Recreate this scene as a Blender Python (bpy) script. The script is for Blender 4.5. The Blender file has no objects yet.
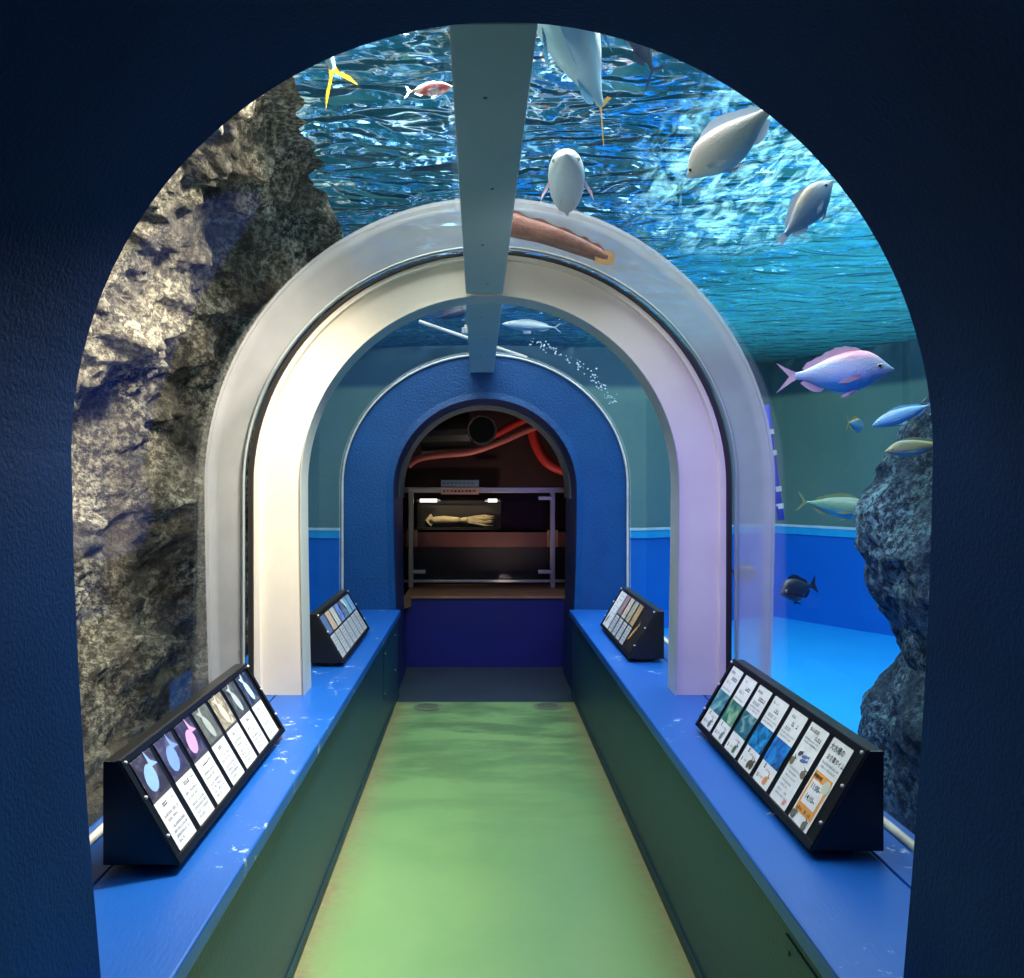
import bpy, bmesh, math, random
from mathutils import Vector, Matrix, noise as mnoise
random.seed(7)
PI = math.pi
sc = bpy.context.scene
col = sc.collection
V = Vector

# ------------------------------------------------------------------ camera
F = 900.0
CX, CZ = -0.05, 1.5
VPX, VPY = 478.0, 485.0
cam_d = bpy.data.cameras.new('camera')
cam = bpy.data.objects.new('camera', cam_d)
col.objects.link(cam)
cam.location = (CX, 0, CZ)
cam.rotation_euler = (PI/2, 0, 0)
cam_d.sensor_width = 36
cam_d.lens = 36*F/1024
cam_d.shift_x = (512-VPX)/1024
cam_d.shift_y = -(489-VPY)/1024
cam_d.clip_start = 0.02
sc.camera = cam

def P(px, py, D):
    return V((CX+(px-VPX)*D/F, D, CZ+(VPY-py)*D/F))

# ------------------------------------------------------------------ materials
def lin(c):
    def f(u):
        u /= 255.0
        return u/12.92 if u <= 0.04045 else ((u+0.055)/1.055)**2.4
    return (f(c[0]), f(c[1]), f(c[2]), 1.0)

class N:
    """tiny node builder"""
    def __init__(s, name):
        s.m = bpy.data.materials.new(name)
        s.m.use_nodes = True
        s.t = s.m.node_tree
        s.t.nodes.clear()
        s.out = s.n('ShaderNodeOutputMaterial')
    def n(s, typ, ins=None, **kw):
        nd = s.t.nodes.new(typ)
        for k, v in kw.items():
            setattr(nd, k, v)
        if ins:
            for k, v in ins.items():
                s.set(nd.inputs[k], v)
        return nd
    def set(s, sock, v):
        if isinstance(v, bpy.types.NodeSocket):
            s.t.links.new(v, sock)
        else:
            sock.default_value = v
    def coord(s, kind='Object'):
        return s.n('ShaderNodeTexCoord').outputs[kind]
    def mapping(s, vec, scale=(1, 1, 1), rot=(0, 0, 0)):
        return s.n('ShaderNodeMapping', {'Vector': vec, 'Scale': scale, 'Rotation': rot}).outputs[0]
    def noise(s, vec, scale, detail=4, rough=.55, dist=0):
        return s.n('ShaderNodeTexNoise', {'Vector': vec, 'Scale': scale, 'Detail': detail, 'Roughness': rough, 'Distortion': dist}).outputs[0]
    def vor(s, vec, scale, feature='F1'):
        return s.n('ShaderNodeTexVoronoi', {'Vector': vec, 'Scale': scale}, feature=feature).outputs[0]
    def ramp(s, fac, stops, interp='LINEAR'):
        r = s.n('ShaderNodeValToRGB', {'Fac': fac})
        cr = r.color_ramp
        cr.interpolation = interp
        while len(cr.elements) < len(stops):
            cr.elements.new(0.5)
        for e, (p, c) in zip(cr.elements, stops):
            e.position = p
            e.color = c if len(c) == 4 else (*c, 1)
        return r.outputs[0]
    def mix(s, fac, a, b, typ='MIX'):
        m = s.n('ShaderNodeMix', data_type='RGBA', blend_type=typ)
        s.set(m.inputs[0], fac); s.set(m.inputs[6], a); s.set(m.inputs[7], b)
        return m.outputs[2]
    def math(s, op, a, b=0.0, c=0.0, clamp=False):
        m = s.n('ShaderNodeMath', operation=op)
        m.use_clamp = clamp
        s.set(m.inputs[0], a); s.set(m.inputs[1], b); s.set(m.inputs[2], c)
        return m.outputs[0]
    def sep(s, vec):
        return s.n('ShaderNodeSeparateXYZ', {'Vector': vec}).outputs
    def bump(s, h, strength=.3, dist=.02, normal=None):
        ins = {'Height': h, 'Strength': strength, 'Distance': dist}
        if normal is not None:
            ins['Normal'] = normal
        return s.n('ShaderNodeBump', ins).outputs[0]
    def surf(s, sock):
        s.t.links.new(sock, s.out.inputs['Surface'])
        return s.m
    def pbsdf(s, base, rough=.5, metal=0., normal=None, spec=.5, emis=None, estr=0., **kw):
        ins = {'Base Color': base, 'Roughness': rough, 'Metallic': metal, 'Specular IOR Level': spec}
        if normal is not None:
            ins['Normal'] = normal
        if emis is not None:
            ins['Emission Color'] = emis; ins['Emission Strength'] = estr
        for k, v in kw.items():
            ins[k] = v
        return s.n('ShaderNodeBsdfPrincipled', ins).outputs[0]

def paint(name, c, c2=None, rough=.5, scale=6, bscale=60, bstr=.15, metal=0, spec=.4, bdist=.01):
    n = N(name)
    co = n.coord()
    f = n.noise(co, scale, 5)
    b = n.mix(n.ramp(f, [(.35, (0, 0, 0)), (.7, (1, 1, 1))]), lin(c), lin(c2 or c))
    nm = n.bump(n.noise(co, bscale, 4), bstr, bdist) if bstr else None
    return n.surf(n.pbsdf(b, rough, metal, nm, spec))

def plain(name, c, rough=.5, metal=0, spec=.4):
    n = N(name)
    f = n.noise(n.coord(), 40, 3)
    b = n.mix(f, lin(c), lin(tuple(v*.88 for v in c)))
    return n.surf(n.pbsdf(b, rough, metal, None, spec))

def emit(name, c, s):
    n = N(name)
    return n.surf(n.n('ShaderNodeEmission', {'Color': lin(c), 'Strength': s}).outputs[0])

def mk_floor():
    n = N('green painted concrete')
    co = n.coord()
    x = n.sep(co)[0]
    ax = n.math('ABSOLUTE', n.math('SUBTRACT', x, .005))
    e = n.math('ADD', ax, n.math('MULTIPLY', n.math('SUBTRACT', n.noise(co, 5, 6, .7), .5), .14))
    edge = n.ramp(e, [(.47, (0, 0, 0)), (.56, (.4, .4, .4)), (.62, (1, 1, 1))])
    base = n.mix(n.noise(n.mapping(co, (2.2, .7, 1)), 1.6, 4), lin((106, 150, 96)), lin((132, 164, 104)))
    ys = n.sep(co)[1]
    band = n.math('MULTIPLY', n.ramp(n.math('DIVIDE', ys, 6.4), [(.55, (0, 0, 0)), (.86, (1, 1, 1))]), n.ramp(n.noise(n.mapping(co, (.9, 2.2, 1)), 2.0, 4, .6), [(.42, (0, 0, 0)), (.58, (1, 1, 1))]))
    base = n.mix(n.math('MULTIPLY', band, .62), base, lin((58, 84, 60)))  # portal's dark reflection painted into the far floor colour, broken up by noise
    base = n.mix(n.ramp(n.noise(co, 1.3, 5, .6), [(.45, (0, 0, 0)), (.7, (.35, .35, .35))]), base, lin((96, 140, 92)))
    dirt = n.mix(n.noise(co, 30, 5, .7), lin((96, 92, 62)), lin((168, 160, 116)))
    c = n.mix(edge, base, dirt)
    sp = n.ramp(n.noise(co, 55, 2), [(.0, (0, 0, 0)), (.26, (0, 0, 0)), (.22, (0, 0, 0))])
    nm = n.bump(n.noise(co, 9, 5), .12, .01)
    r = n.math('ADD', n.math('MULTIPLY', n.noise(co, 4, 4), .15), .24)
    return n.surf(n.pbsdf(c, r, 0, nm, .5))

def mk_ledge():
    n = N('worn blue paint')
    co = n.coord()
    b = n.mix(n.noise(co, 3, 5), lin((5, 78, 166)), lin((16, 94, 182)))
    w = n.math('MULTIPLY', n.ramp(n.noise(co, 16, 6, .75, .4), [(.60, (0, 0, 0)), (.615, (1, 1, 1))]),
               n.ramp(n.noise(co, 1.6, 3), [(.5, (0, 0, 0)), (.56, (1, 1, 1))]))
    c = n.mix(w, b, lin((165, 190, 215)))
    nm = n.bump(n.noise(n.mapping(co, (6, 1, 3)), 26, 4), .12, .006)
    return n.surf(n.pbsdf(c, .38, 0, nm, .5))

def mk_acrylic(name, tint=(.95, .975, .985), g=.55):
    n = N(name)
    lw = n.n('ShaderNodeLayerWeight', {'Blend': .5})
    f = n.math('ADD', n.math('MULTIPLY', n.math('POWER', lw.outputs['Facing'], 5.0), g), .025 if g > .1 else .004, clamp=True)
    tr = n.n('ShaderNodeBsdfTransparent', {'Color': (*tint, 1)}).outputs[0]
    gl = n.n('ShaderNodeBsdfGlossy', {'Color': (.9, .95, 1, 1), 'Roughness': .03}).outputs[0]
    mx = n.n('ShaderNodeMixShader', {0: f, 1: tr, 2: gl}).outputs[0]
    return n.surf(mx)

def mk_flange():
    n = N('clouded clear acrylic')
    co = n.coord()
    f = n.math('ADD', n.math('MULTIPLY', n.noise(co, 7, 5), .24), .38)
    tr = n.n('ShaderNodeBsdfTransparent', {'Color': (.95, .95, .95, 1)}).outputs[0]
    tl = n.n('ShaderNodeBsdfTranslucent', {'Color': lin((226, 224, 222))}).outputs[0]
    df = n.n('ShaderNodeBsdfDiffuse', {'Color': lin((226, 224, 226))}).outputs[0]
    d = n.n('ShaderNodeMixShader', {0: .3, 1: df, 2: tl}).outputs[0]
    gl = n.n('ShaderNodeBsdfGlossy', {'Roughness': .15}).outputs[0]
    d2 = n.n('ShaderNodeMixShader', {0: .06, 1: d, 2: gl}).outputs[0]
    return n.surf(n.n('ShaderNodeMixShader', {0: f, 1: tr, 2: d2}).outputs[0])

def mk_water():
    n = N('rippled water surface')
    co = n.coord()
    m1 = n.mapping(co, (1.0, 1.9, 1.0), (0, 0, .12))
    a = n.noise(m1, 2.5, 1.2, .45, 1.3)
    b = n.noise(n.mapping(co, (1.0, 1.6, 1.0), (0, 0, -.5)), 7.0, 1.5, .5, .6)
    h = n.math('ADD', a, n.math('MULTIPLY', b, .16))
    nm = n.bump(h, 1.0, .30)
    lw = n.n('ShaderNodeLayerWeight', {'Blend': .5, 'Normal': nm})
    fac = n.ramp(lw.outputs['Facing'], [(.24, (.05, .05, .05)), (.38, (1, 1, 1))])
    gl = n.n('ShaderNodeBsdfGlossy', {'Color': (.50, .68, .86, 1), 'Roughness': .03, 'Normal': nm}).outputs[0]
    tr = n.n('ShaderNodeBsdfTransparent', {'Color': (.86, .96, 1, 1)}).outputs[0]
    mx = n.n('ShaderNodeMixShader', {0: fac, 1: tr, 2: gl}).outputs[0]
    # pale cyan streaks mixed into an oval zone right of the tunnel
    x, y, z = n.sep(co)
    mask = n.math('MULTIPLY', n.ramp(x, [(.0, (0, 0, 0)), (.55, (0, 0, 0)), (.9, (1, 1, 1))]), .62)
    st = n.noise(n.mapping(co, (3.0, 1.1, 1.0), (0, 0, -.62)), 3.4, 7, .68, 1.4)
    dx = n.math('DIVIDE', n.math('SUBTRACT', x, 1.45), .85)
    dy = n.math('DIVIDE', n.math('SUBTRACT', y, 4.1), 1.7)
    rr = n.math('ADD', n.math('MULTIPLY', dx, dx), n.math('MULTIPLY', dy, dy))
    reg = n.math('SUBTRACT', 1.0, rr, clamp=True)
    streaks = n.math('MULTIPLY', n.ramp(st, [(.44, (0, 0, 0)), (.60, (.55, .55, .55)), (.7, (1, 1, 1))]), n.math('MULTIPLY', reg, .46, clamp=True))
    tl = n.n('ShaderNodeBsdfTranslucent', {'Color': lin((150, 222, 238)), 'Normal': nm}).outputs[0]
    # thin general scatter of daylight in the surface
    sc_ = n.n('ShaderNodeBsdfTranslucent', {'Color': lin((26, 100, 116)), 'Normal': nm}).outputs[0]
    tealf = n.math('ADD', .04, n.math('MULTIPLY', n.ramp(n.math('MULTIPLY', x, .25), [(.2, (0, 0, 0)), (.55, (1, 1, 1))]), .34))
    m2 = n.n('ShaderNodeMixShader', {0: tealf, 1: mx, 2: sc_}).outputs[0]
    m3 = n.n('ShaderNodeMixShader', {0: streaks, 1: m2, 2: tl}).outputs[0]
    return n.surf(m3)

def mk_rock(name, d, m, l, tint2):
    n = N(name)
    co = n.coord()
    big = n.noise(co, 1.7, 6, .62, .5)
    fine = n.noise(co, 34, 5, .8)
    sp = n.vor(co, 70)
    c = n.mix(n.ramp(big, [(.36, (0, 0, 0)), (.62, (1, 1, 1))]), lin(d), lin(m))
    c = n.mix(n.math('MULTIPLY', n.ramp(fine, [(.46, (0, 0, 0)), (.6, (1, 1, 1))]),
                     n.ramp(n.noise(co, 2.6, 4), [(.38, (.12, .12, .12)), (.62, (1, 1, 1))])), c, lin(l))  # fine pale speckle also paints caustic light into the rock colour
    c = n.mix(n.ramp(n.noise(co, 4.2, 5), [(.5, (0, 0, 0)), (.68, (.7, .7, .7))]), c, lin(tint2), 'MULTIPLY')
    h = n.math('ADD', n.math('MULTIPLY', n.noise(co, 7, 8, .7), 1.0), n.math('MULTIPLY', fine, .22))
    nm = n.bump(h, .9, .09)
    return n.surf(n.pbsdf(c, .85, 0, nm, .2))

def mk_wallupper():
    n = N('algae dark tank wall')
    co = n.coord()
    z = n.sep(co)[2]
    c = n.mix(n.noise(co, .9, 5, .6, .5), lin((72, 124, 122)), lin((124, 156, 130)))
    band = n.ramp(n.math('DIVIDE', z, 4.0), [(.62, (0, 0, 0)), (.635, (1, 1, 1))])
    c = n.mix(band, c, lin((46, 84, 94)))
    return n.surf(n.pbsdf(c, .5, 0, n.bump(n.noise(co, 3, 3), .2, .05), .4))

def mk_fish(name, back, side, belly, zc=0., zr=.16, stripes=0., spots=0., patch=None, rough=.32):
    n = N(name)
    co = n.coord()
    x, y, z = n.sep(co)
    t = n.math('ADD', n.math('DIVIDE', n.math('SUBTRACT', z, zc), 2*zr), .5)
    t = n.math('ADD', t, n.math('MULTIPLY', n.math('SUBTRACT', n.noise(co, 9, 3), .5), .16))
    c = n.ramp(t, [(.12, lin(belly)), (.46, lin(side)), (.62, lin(side)), (.9, lin(back))])
    if stripes:
        w = n.n('ShaderNodeTexWave', {'Vector': n.mapping(co, (0, 0, 1)), 'Scale': 12.0, 'Distortion': .4}).outputs[0]
        c = n.mix(n.math('MULTIPLY', w, stripes), c, lin((150, 130, 105)))
    if spots:
        f = n.ramp(n.vor(co, 26), [(.12, (1, 1, 1)), (.22, (0, 0, 0))])
        c = n.mix(n.math('MULTIPLY', f, spots), c, lin((90, 190, 235)))
    if patch:
        f = n.ramp(n.noise(co, 4, 2), [(.5, (0, 0, 0)), (.6, (1, 1, 1))])
        c = n.mix(f, c, lin(patch))
    sc2 = n.vor(n.mapping(co, (1, .6, 1.3)), 55)
    return n.surf(n.pbsdf(c, rough, .05, n.bump(sc2, .2, .006), .6))

def mk_fin(name, c, c2):
    n = N(name)
    co = n.coord()
    w = n.n('ShaderNodeTexWave', {'Vector': n.mapping(co, (1, 1, 1.0)), 'Scale': 22.0, 'Distortion': 1.0}).outputs[0]
    b = n.mix(w, lin(c), lin(c2))
    df = n.pbsdf(b, .5, 0, None, .4)
    tl = n.n('ShaderNodeBsdfTranslucent', {'Color': b}).outputs[0]
    return n.surf(n.n('ShaderNodeMixShader', {0: .35, 1: df, 2: tl}).outputs[0])

def mk_photo(name, a, b, c, scale=25, seed=0.):
    n = N(name)
    co = n.n('ShaderNodeMapping', {'Vector': n.coord(), 'Location': (seed, seed*.7, 0)}).outputs[0]
    f = n.noise(co, scale, 4, .6, .8)
    k = n.ramp(f, [(.3, lin(a)), (.5, lin(b)), (.68, lin(c))])
    return n.surf(n.pbsdf(k, .35, 0, None, .5))

M = {
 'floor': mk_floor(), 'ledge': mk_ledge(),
 'navy': paint('dark navy render', (0, 42, 92), (0, 50, 104), .6, 3, 130, .25, spec=.12, bdist=.01),
 'lowwall': paint('dark green grey wall paint', (14, 56, 82), (18, 64, 86), .42, 2, 90, .18),
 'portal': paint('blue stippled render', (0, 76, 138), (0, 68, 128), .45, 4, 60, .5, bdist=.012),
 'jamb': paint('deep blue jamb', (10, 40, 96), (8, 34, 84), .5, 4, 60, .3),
 'deepblue': paint('deep blue panel', (10, 24, 120), (8, 20, 100), .5, 2, 50, .1),
 'liner': paint('grey cement liner', (120, 122, 126), (92, 94, 100), .8, 8, 60, .4),
 'acrylic': mk_acrylic('clear acrylic'),
 'pane': mk_acrylic('thin clear pane', (.94, .94, .95), .02), 'flange': mk_flange(),
 'white': paint('white painted steel', (232, 224, 208), (222, 212, 196), .42, 3, 30, .06),
 'lip': paint('grey white lip', (190, 198, 196), (176, 186, 186), .4, 3, 30, .05),
 'gasket': plain('black rubber gasket', (40, 36, 34), .45),
 'beam': paint('grey painted beam', (166, 188, 190), (158, 180, 184), .5, 2, 40, .05),
 'steel': plain('bolt steel', (120, 130, 132), .35, .8),
 'seal': paint('white sealant', (226, 226, 214), (196, 196, 180), .5, 9, 40, .3),
 'water': mk_water(),
 'rock': mk_rock('sandy brown rock', (52, 54, 58), (132, 124, 108), (240, 232, 204), (104, 112, 124)),
 'rockb': mk_rock('blue grey rock', (22, 38, 54), (48, 70, 90), (130, 180, 194), (110, 140, 176)),
 'tankblue': paint('azure tank paint', (0, 118, 214), (0, 110, 204), .6, .8, 20, .05),
 'tankfloor': paint('bright azure tank floor', (0, 158, 246), (0, 150, 240), .6, .8, 20, .05),
 'wallup': mk_wallupper(),
 'rimc': paint('cyan rim', (40, 190, 238), (20, 170, 230), .5, 5, 30, .1),
 'rim': paint('pale cyan rim', (214, 246, 236), (170, 230, 226), .5, 5, 30, .1),
 'hall': paint('dark blue roof above tank', (18, 44, 84), (14, 36, 72), .8, 1, 20, .05),
 'black': plain('black gloss board', (13, 14, 17), .3, 0, .5),
 'edge': plain('worn dark edging', (60, 58, 58), .4, .3),
 'cardw': plain('white card', (236, 238, 242), .4),
 'cardg': plain('grey card', (190, 196, 206), .4),
 'ink': plain('black ink', (22, 22, 28), .6),
 'inkg': plain('grey ink', (120, 124, 136), .6),
 'orange': plain('orange print', (240, 164, 80), .5),
 'screw': plain('bright screw', (235, 235, 232), .3),
 'brownwall': paint('dark red brown wall', (84, 56, 54), (62, 42, 42), .8, 2, 30, .1),
 'wood': paint('dark brown board', (88, 46, 36), (72, 38, 30), .5, 4, 30, .1),
 'woodtop': paint('brown counter top', (150, 112, 82), (120, 90, 68), .45, 4, 30, .1),
 'darkboard': plain('black board', (18, 14, 14), .6),
 'tray': paint('dark olive tray', (54, 50, 38), (44, 40, 30), .6, 5, 30, .1),
 'railm': plain('brushed rail', (150, 150, 152), .35, .7),
 'tube': plain('white tube', (240, 240, 240), .3),
 'squid': paint('cream squid', (236, 214, 160), (214, 180, 120), .55, 18, 60, .3),
 'red': plain('red hose rubber', (214, 52, 40), .45),
 'pink': plain('pale red hose rubber', (206, 104, 92), .5),
 'pipe': paint('dark glossy duct', (40, 38, 40), (56, 44, 40), .3, 3, 20, .05, metal=.6),
 'void': plain('black duct mouth', (3, 3, 3), .9),
 'cream': plain('cream bracket', (214, 214, 204), .5),
 'blueplate': plain('violet blue panel', (60, 60, 235), .4),
 'cleat': plain('steel clamp', (170, 174, 180), .35, .6),
 'eye': plain('dark eye', (12, 12, 14), .15),
 'iris': plain('pale iris', (214, 206, 170), .25),
 'drain': plain('grey drain metal', (150, 156, 146), .4, .5),
 'eel': paint('reddish brown skin', (168, 110, 92), (120, 74, 64), .5, 14, 50, .5),
 'eeltip': paint('tan fin', (214, 166, 104), (196, 140, 84), .5, 14, 50, .3),
 'bluepole': plain('deep blue pole', (30, 60, 190), .4),
 'bubble': plain('pale bubbles', (214, 232, 240), .15),
}

# ------------------------------------------------------------------ mesh builder
class MB:
    def __init__(s):
        s.v = []; s.f = []; s.mi = []; s.mats = []
    def m(s, mat):
        if mat not in s.mats: s.mats.append(mat)
        return s.mats.index(mat)
    def add(s, vs, fs, mat=None):
        o = len(s.v)
        s.v += [V(p) for p in vs]
        i = s.m(mat) if mat else 0
        for f in fs:
            s.f.append([o+k for k in f]); s.mi.append(i)
    def box(s, a, b, mat=None):
        x0, y0, z0 = a; x1, y1, z1 = b
        s.add([(x0,y0,z0),(x1,y0,z0),(x1,y1,z0),(x0,y1,z0),(x0,y0,z1),(x1,y0,z1),(x1,y1,z1),(x0,y1,z1)],
              [(0,3,2,1),(4,5,6,7),(0,1,5,4),(1,2,6,5),(2,3,7,6),(3,0,4,7)], mat)
    def poly(s, pts, mat=None):
        s.add(pts, [list(range(len(pts)))], mat)
    def strip(s, A, B, mat=None, closed=False):
        n = len(A)
        fs = [(i, i+1, n+i+1, n+i) for i in range(n-1)]
        if closed: fs.append((n-1, 0, n, 2*n-1))
        s.add(list(A)+list(B), fs, mat)
    def loft(s, rings, mat=None, closed=True, caps=True):
        n = len(rings[0]); fs = []
        vs = [p for r in rings for p in r]
        for j in range(len(rings)-1):
            for i in range(n if closed else n-1):
                k = (i+1) % n
                fs.append((j*n+i, j*n+k, (j+1)*n+k, (j+1)*n+i))
        if caps and closed:
            fs.append(list(range(n-1, -1, -1)))
            fs.append([(len(rings)-1)*n+i for i in range(n)])
        s.add(vs, fs, mat)
    def tube(s, pts, r, seg=10, mat=None):
        pts = [V(p) for p in pts]
        rr = r if isinstance(r, (list, tuple)) else [r]*len(pts)
        rings = []; up = None
        for i, p in enumerate(pts):
            t = (pts[min(i+1, len(pts)-1)]-pts[max(i-1, 0)]).normalized()
            if up is None:
                up = V((0, 0, 1)) if abs(t.z) < .9 else V((1, 0, 0))
            a = t.cross(up).normalized(); b = a.cross(t).normalized(); up = b
            rings.append([p+a*(math.cos(k*2*PI/seg)*rr[i])+b*(math.sin(k*2*PI/seg)*rr[i]) for k in range(seg)])
        s.loft(rings, mat)
    def ball(s, c, r, seg=10, mat=None, sc3=(1, 1, 1)):
        c = V(c); rings = []
        for j in range(1, seg//2+2):
            th = PI*j/(seg//2+2)
            rings.append([c+V((math.sin(th)*math.cos(k*2*PI/seg)*r*sc3[0], math.sin(th)*math.sin(k*2*PI/seg)*r*sc3[1], math.cos(th)*r*sc3[2])) for k in range(seg)])
        s.loft(rings, mat)
    def build(s, name, mat=None, parent=None, origin=(0, 0, 0), smooth=False, bevel=0, recalc=True):
        o = V(origin)
        me = bpy.data.meshes.new(name)
        me.from_pydata([tuple(p-o) for p in s.v], [], s.f)
        if mat: s.mats = [mat] if not s.mats else s.mats
        for m_ in s.mats: me.materials.append(m_)
        if len(s.mats) > 1:
            me.polygons.foreach_set('material_index', s.mi)
        if recalc:
            bm = bmesh.new(); bm.from_mesh(me)
            bmesh.ops.recalc_face_normals(bm, faces=bm.faces); bm.to_mesh(me); bm.free()
        if smooth:
            me.polygons.foreach_set('use_smooth', [True]*len(me.polygons))
        me.update()
        ob = bpy.data.objects.new(name, me)
        col.objects.link(ob)
        if parent:
            ob.parent = parent
        else:
            ob.location = o
        if bevel:
            b = ob.modifiers.new('bevel', 'BEVEL'); b.width = bevel; b.segments = 2; b.limit_method = 'ANGLE'
        return ob

def tag(o, label, cat, group=None, kind=None):
    o['label'] = label; o['category'] = cat
    if group: o['group'] = group
    if kind: o['kind'] = kind
    return o
def thing(name, label, cat, loc, group=None):
    o = bpy.data.objects.new(name, None)
    o.empty_display_size = .1
    o.location = loc
    col.objects.link(o)
    return tag(o, label, cat, group)
def struct(o):
    o['kind'] = 'structure'
    return o

def arch(R, zc, zb, xb, n=40, ry=None, cx=0., ns=6):
    """outline from left foot over the crown to right foot, as (x, z)"""
    ry = ry or R
    L = []
    for i in range(ns):
        t = i/ns
        w = R-(R-xb)*((1-t)**1.6)
        L.append((-w, zb+(zc-zb)*t))
    for i in range(n+1):
        a = PI-PI*i/n
        L.append((R*math.cos(a), zc+ry*math.sin(a)))
    L += [(-x, z) for x, z in reversed(L[:ns])]
    return [(cx+x, z) for x, z in L]
def at(pr, y):
    return [V((x, y, z)) for x, z in pr]

LZ = .613          # ledge height
ZW = 2.95          # water level
Y1 = 1.567; Y2 = 3.8; Y3 = 6.4

# ------------------------------------------------------------------ floor, low walls, ledges
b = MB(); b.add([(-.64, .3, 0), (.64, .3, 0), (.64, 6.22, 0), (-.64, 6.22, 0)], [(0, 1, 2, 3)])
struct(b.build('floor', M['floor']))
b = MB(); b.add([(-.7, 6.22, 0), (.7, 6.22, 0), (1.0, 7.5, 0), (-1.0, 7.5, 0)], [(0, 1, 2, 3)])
struct(b.build('floor_passage', paint('shade toned concrete', (44, 58, 68), (52, 66, 70), .3, 3, 30, .1)))  # passage shade behind the portal is put into this darker floor colour
for sgn, nm in ((-1, 'wall_left'), (1, 'wall_right')):
    b = MB(); x0, x1 = sorted((sgn*.622, sgn*.70))
    b.box((x0, .6, 0), (x1, Y3+.02, LZ-.045))
    struct(b.build(nm, M['lowwall']))
    # baseboard: dark strip where wall meets floor
    b = MB(); x0, x1 = sorted((sgn*.612, sgn*.625))
    b.box((x0, .6, 0), (x1, Y3+.02, .03))
    struct(b.build('baseboard_left' if sgn < 0 else 'baseboard_right', paint('dark skirting'+nm, (20, 58, 60), (16, 46, 50), .5)))
    side = 'left' if sgn < 0 else 'right'
    r = thing('ledge', f'worn blue painted ledge running along the {side} side of the tunnel under the glass', 'ledge', (sgn*.8, 3.5, LZ-.045), 'blue ledges')
    b = MB(); x0, x1 = sorted((sgn*.6, sgn*.903))
    b.box((x0, .6, LZ-.045), (x1, Y3, LZ))
    b.build('inner_board', M['ledge'], r, r.location, bevel=.006)
    b = MB(); x0, x1 = sorted((sgn*.908, sgn*1.06))
    b.box((x0, .6, LZ-.05), (x1, Y3, LZ-.001))
    b.build('outer_board', M['ledge'], r, r.location, bevel=.003)
    # base of the tunnel seen from the tank side
    b = MB(); x0, x1 = sorted((sgn*1.0, sgn*1.07))
    b.box((x0, Y1, 0), (x1, Y3, LZ-.055))
    struct(b.build('trim_1', M['tankblue']))

# access panels on the low walls
for (x, y0, y1, z0, z1, lab) in ((.622, 1.15, 1.96, .16, .525, 'flush green access hatch low on right wall near the camera'),
                                 (-.622, 5.45, 6.2, .2, .5, 'flush access hatch low on left wall beside the blue portal')):
    s = -1 if x > 0 else 1
    r = thing('access_panel', lab, 'hatch', (x, (y0+y1)/2, z0))
    b = MB(); xs = sorted((x, x+s*.004)); b.box((xs[0], y0, z0), (xs[1], y1, z1))
    b.build('hatch_plate', M['lowwall'], r, r.location, bevel=.0015)
    for yy in (y0+.03, y1-.03):
        for zz in (z0+.03, z1-.03):
            b = MB(); b.ball((x+s*.005, yy, zz), .006, 8); b.build('screw', M['steel'], r, r.location)

# drains
for i, (px, py, w) in enumerate(((428, 707, .095), (548, 706.5, .095))):
    D = F*CZ/(py-VPY); p = P(px, py, D); p.z = 0
    r = thing('floor_drain', f'small round metal drain cap in the floor before the portal, {"left" if i == 0 else "right"} one', 'drain', p, 'floor drains')
    b = MB(); R0, R1 = .098, .075
    A = [p+V((math.cos(k*PI/16)*R0, math.sin(k*PI/16)*R0, .004)) for k in range(32)]
    B = [p+V((math.cos(k*PI/16)*R1, math.sin(k*PI/16)*R1, .006)) for k in range(32)]
    b.strip(A, B, closed=True); b.build('rim', M['drain'], r, p)
    b = MB(); b.poly([p+V((math.cos(k*PI/16)*R1, math.sin(k*PI/16)*R1, .003)) for k in range(32)])
    b.build('cover', paint('drain cover', (92, 110, 84), (70, 84, 66), .5, 30, 80, .4), r, p)

# ------------------------------------------------------------------ front wall (arched opening, deep soffit)
op = arch(.75, 1.556, .45, .680, 56, cx=-.008)
b = MB()
b.strip(at(op, .72), at(op, Y1))
outer = arch(3.6, 1.7, .0, 3.6, 56, cx=0)
b.strip(at(op, Y1), at(outer, Y1))
b.strip(at(op, .72), at(outer, .72))
ob = b.build('wall_front', M['navy'], recalc=False)
struct(ob)
for p_ in ob.data.polygons: p_.use_smooth = False

# ------------------------------------------------------------------ acrylic tunnel
ac = arch(1.02, 1.5, LZ, 1.02, 60, ry=.985)
for i, (y0, y1) in enumerate(((Y1, Y2-.01), (Y2+.14, Y3))):
    b = MB(); b.strip(at(ac, y0), at(ac if i == 0 else arch(1.02, 1.5, LZ, 1.02, 60, ry=.935), y1))
    o = b.build(f'window_{i+1}', M['acrylic'], smooth=True, recalc=False); struct(o)
    # sealant along ledge
    for sgn in (-1, 1):
        b = MB(); b.tube([(sgn*1.012, y0+.01, LZ+.004), (sgn*1.012, y1, LZ+.004)], .013, 8)
        struct(b.build('trim_2', M['seal'], smooth=True))
# sealant ring at portal
b = MB(); b.tube(at(arch(1.012, 1.5, LZ, 1.012, 50, ry=.925), Y3-.012), .008, 6)
struct(b.build('trim_3', M['seal'], smooth=True))
b = MB(); b.tube(at(arch(1.012, 1.5, LZ, 1.012, 50, ry=.975), Y1+.012), .008, 6)
struct(b.build('trim_4', M['gasket'], smooth=True))

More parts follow.
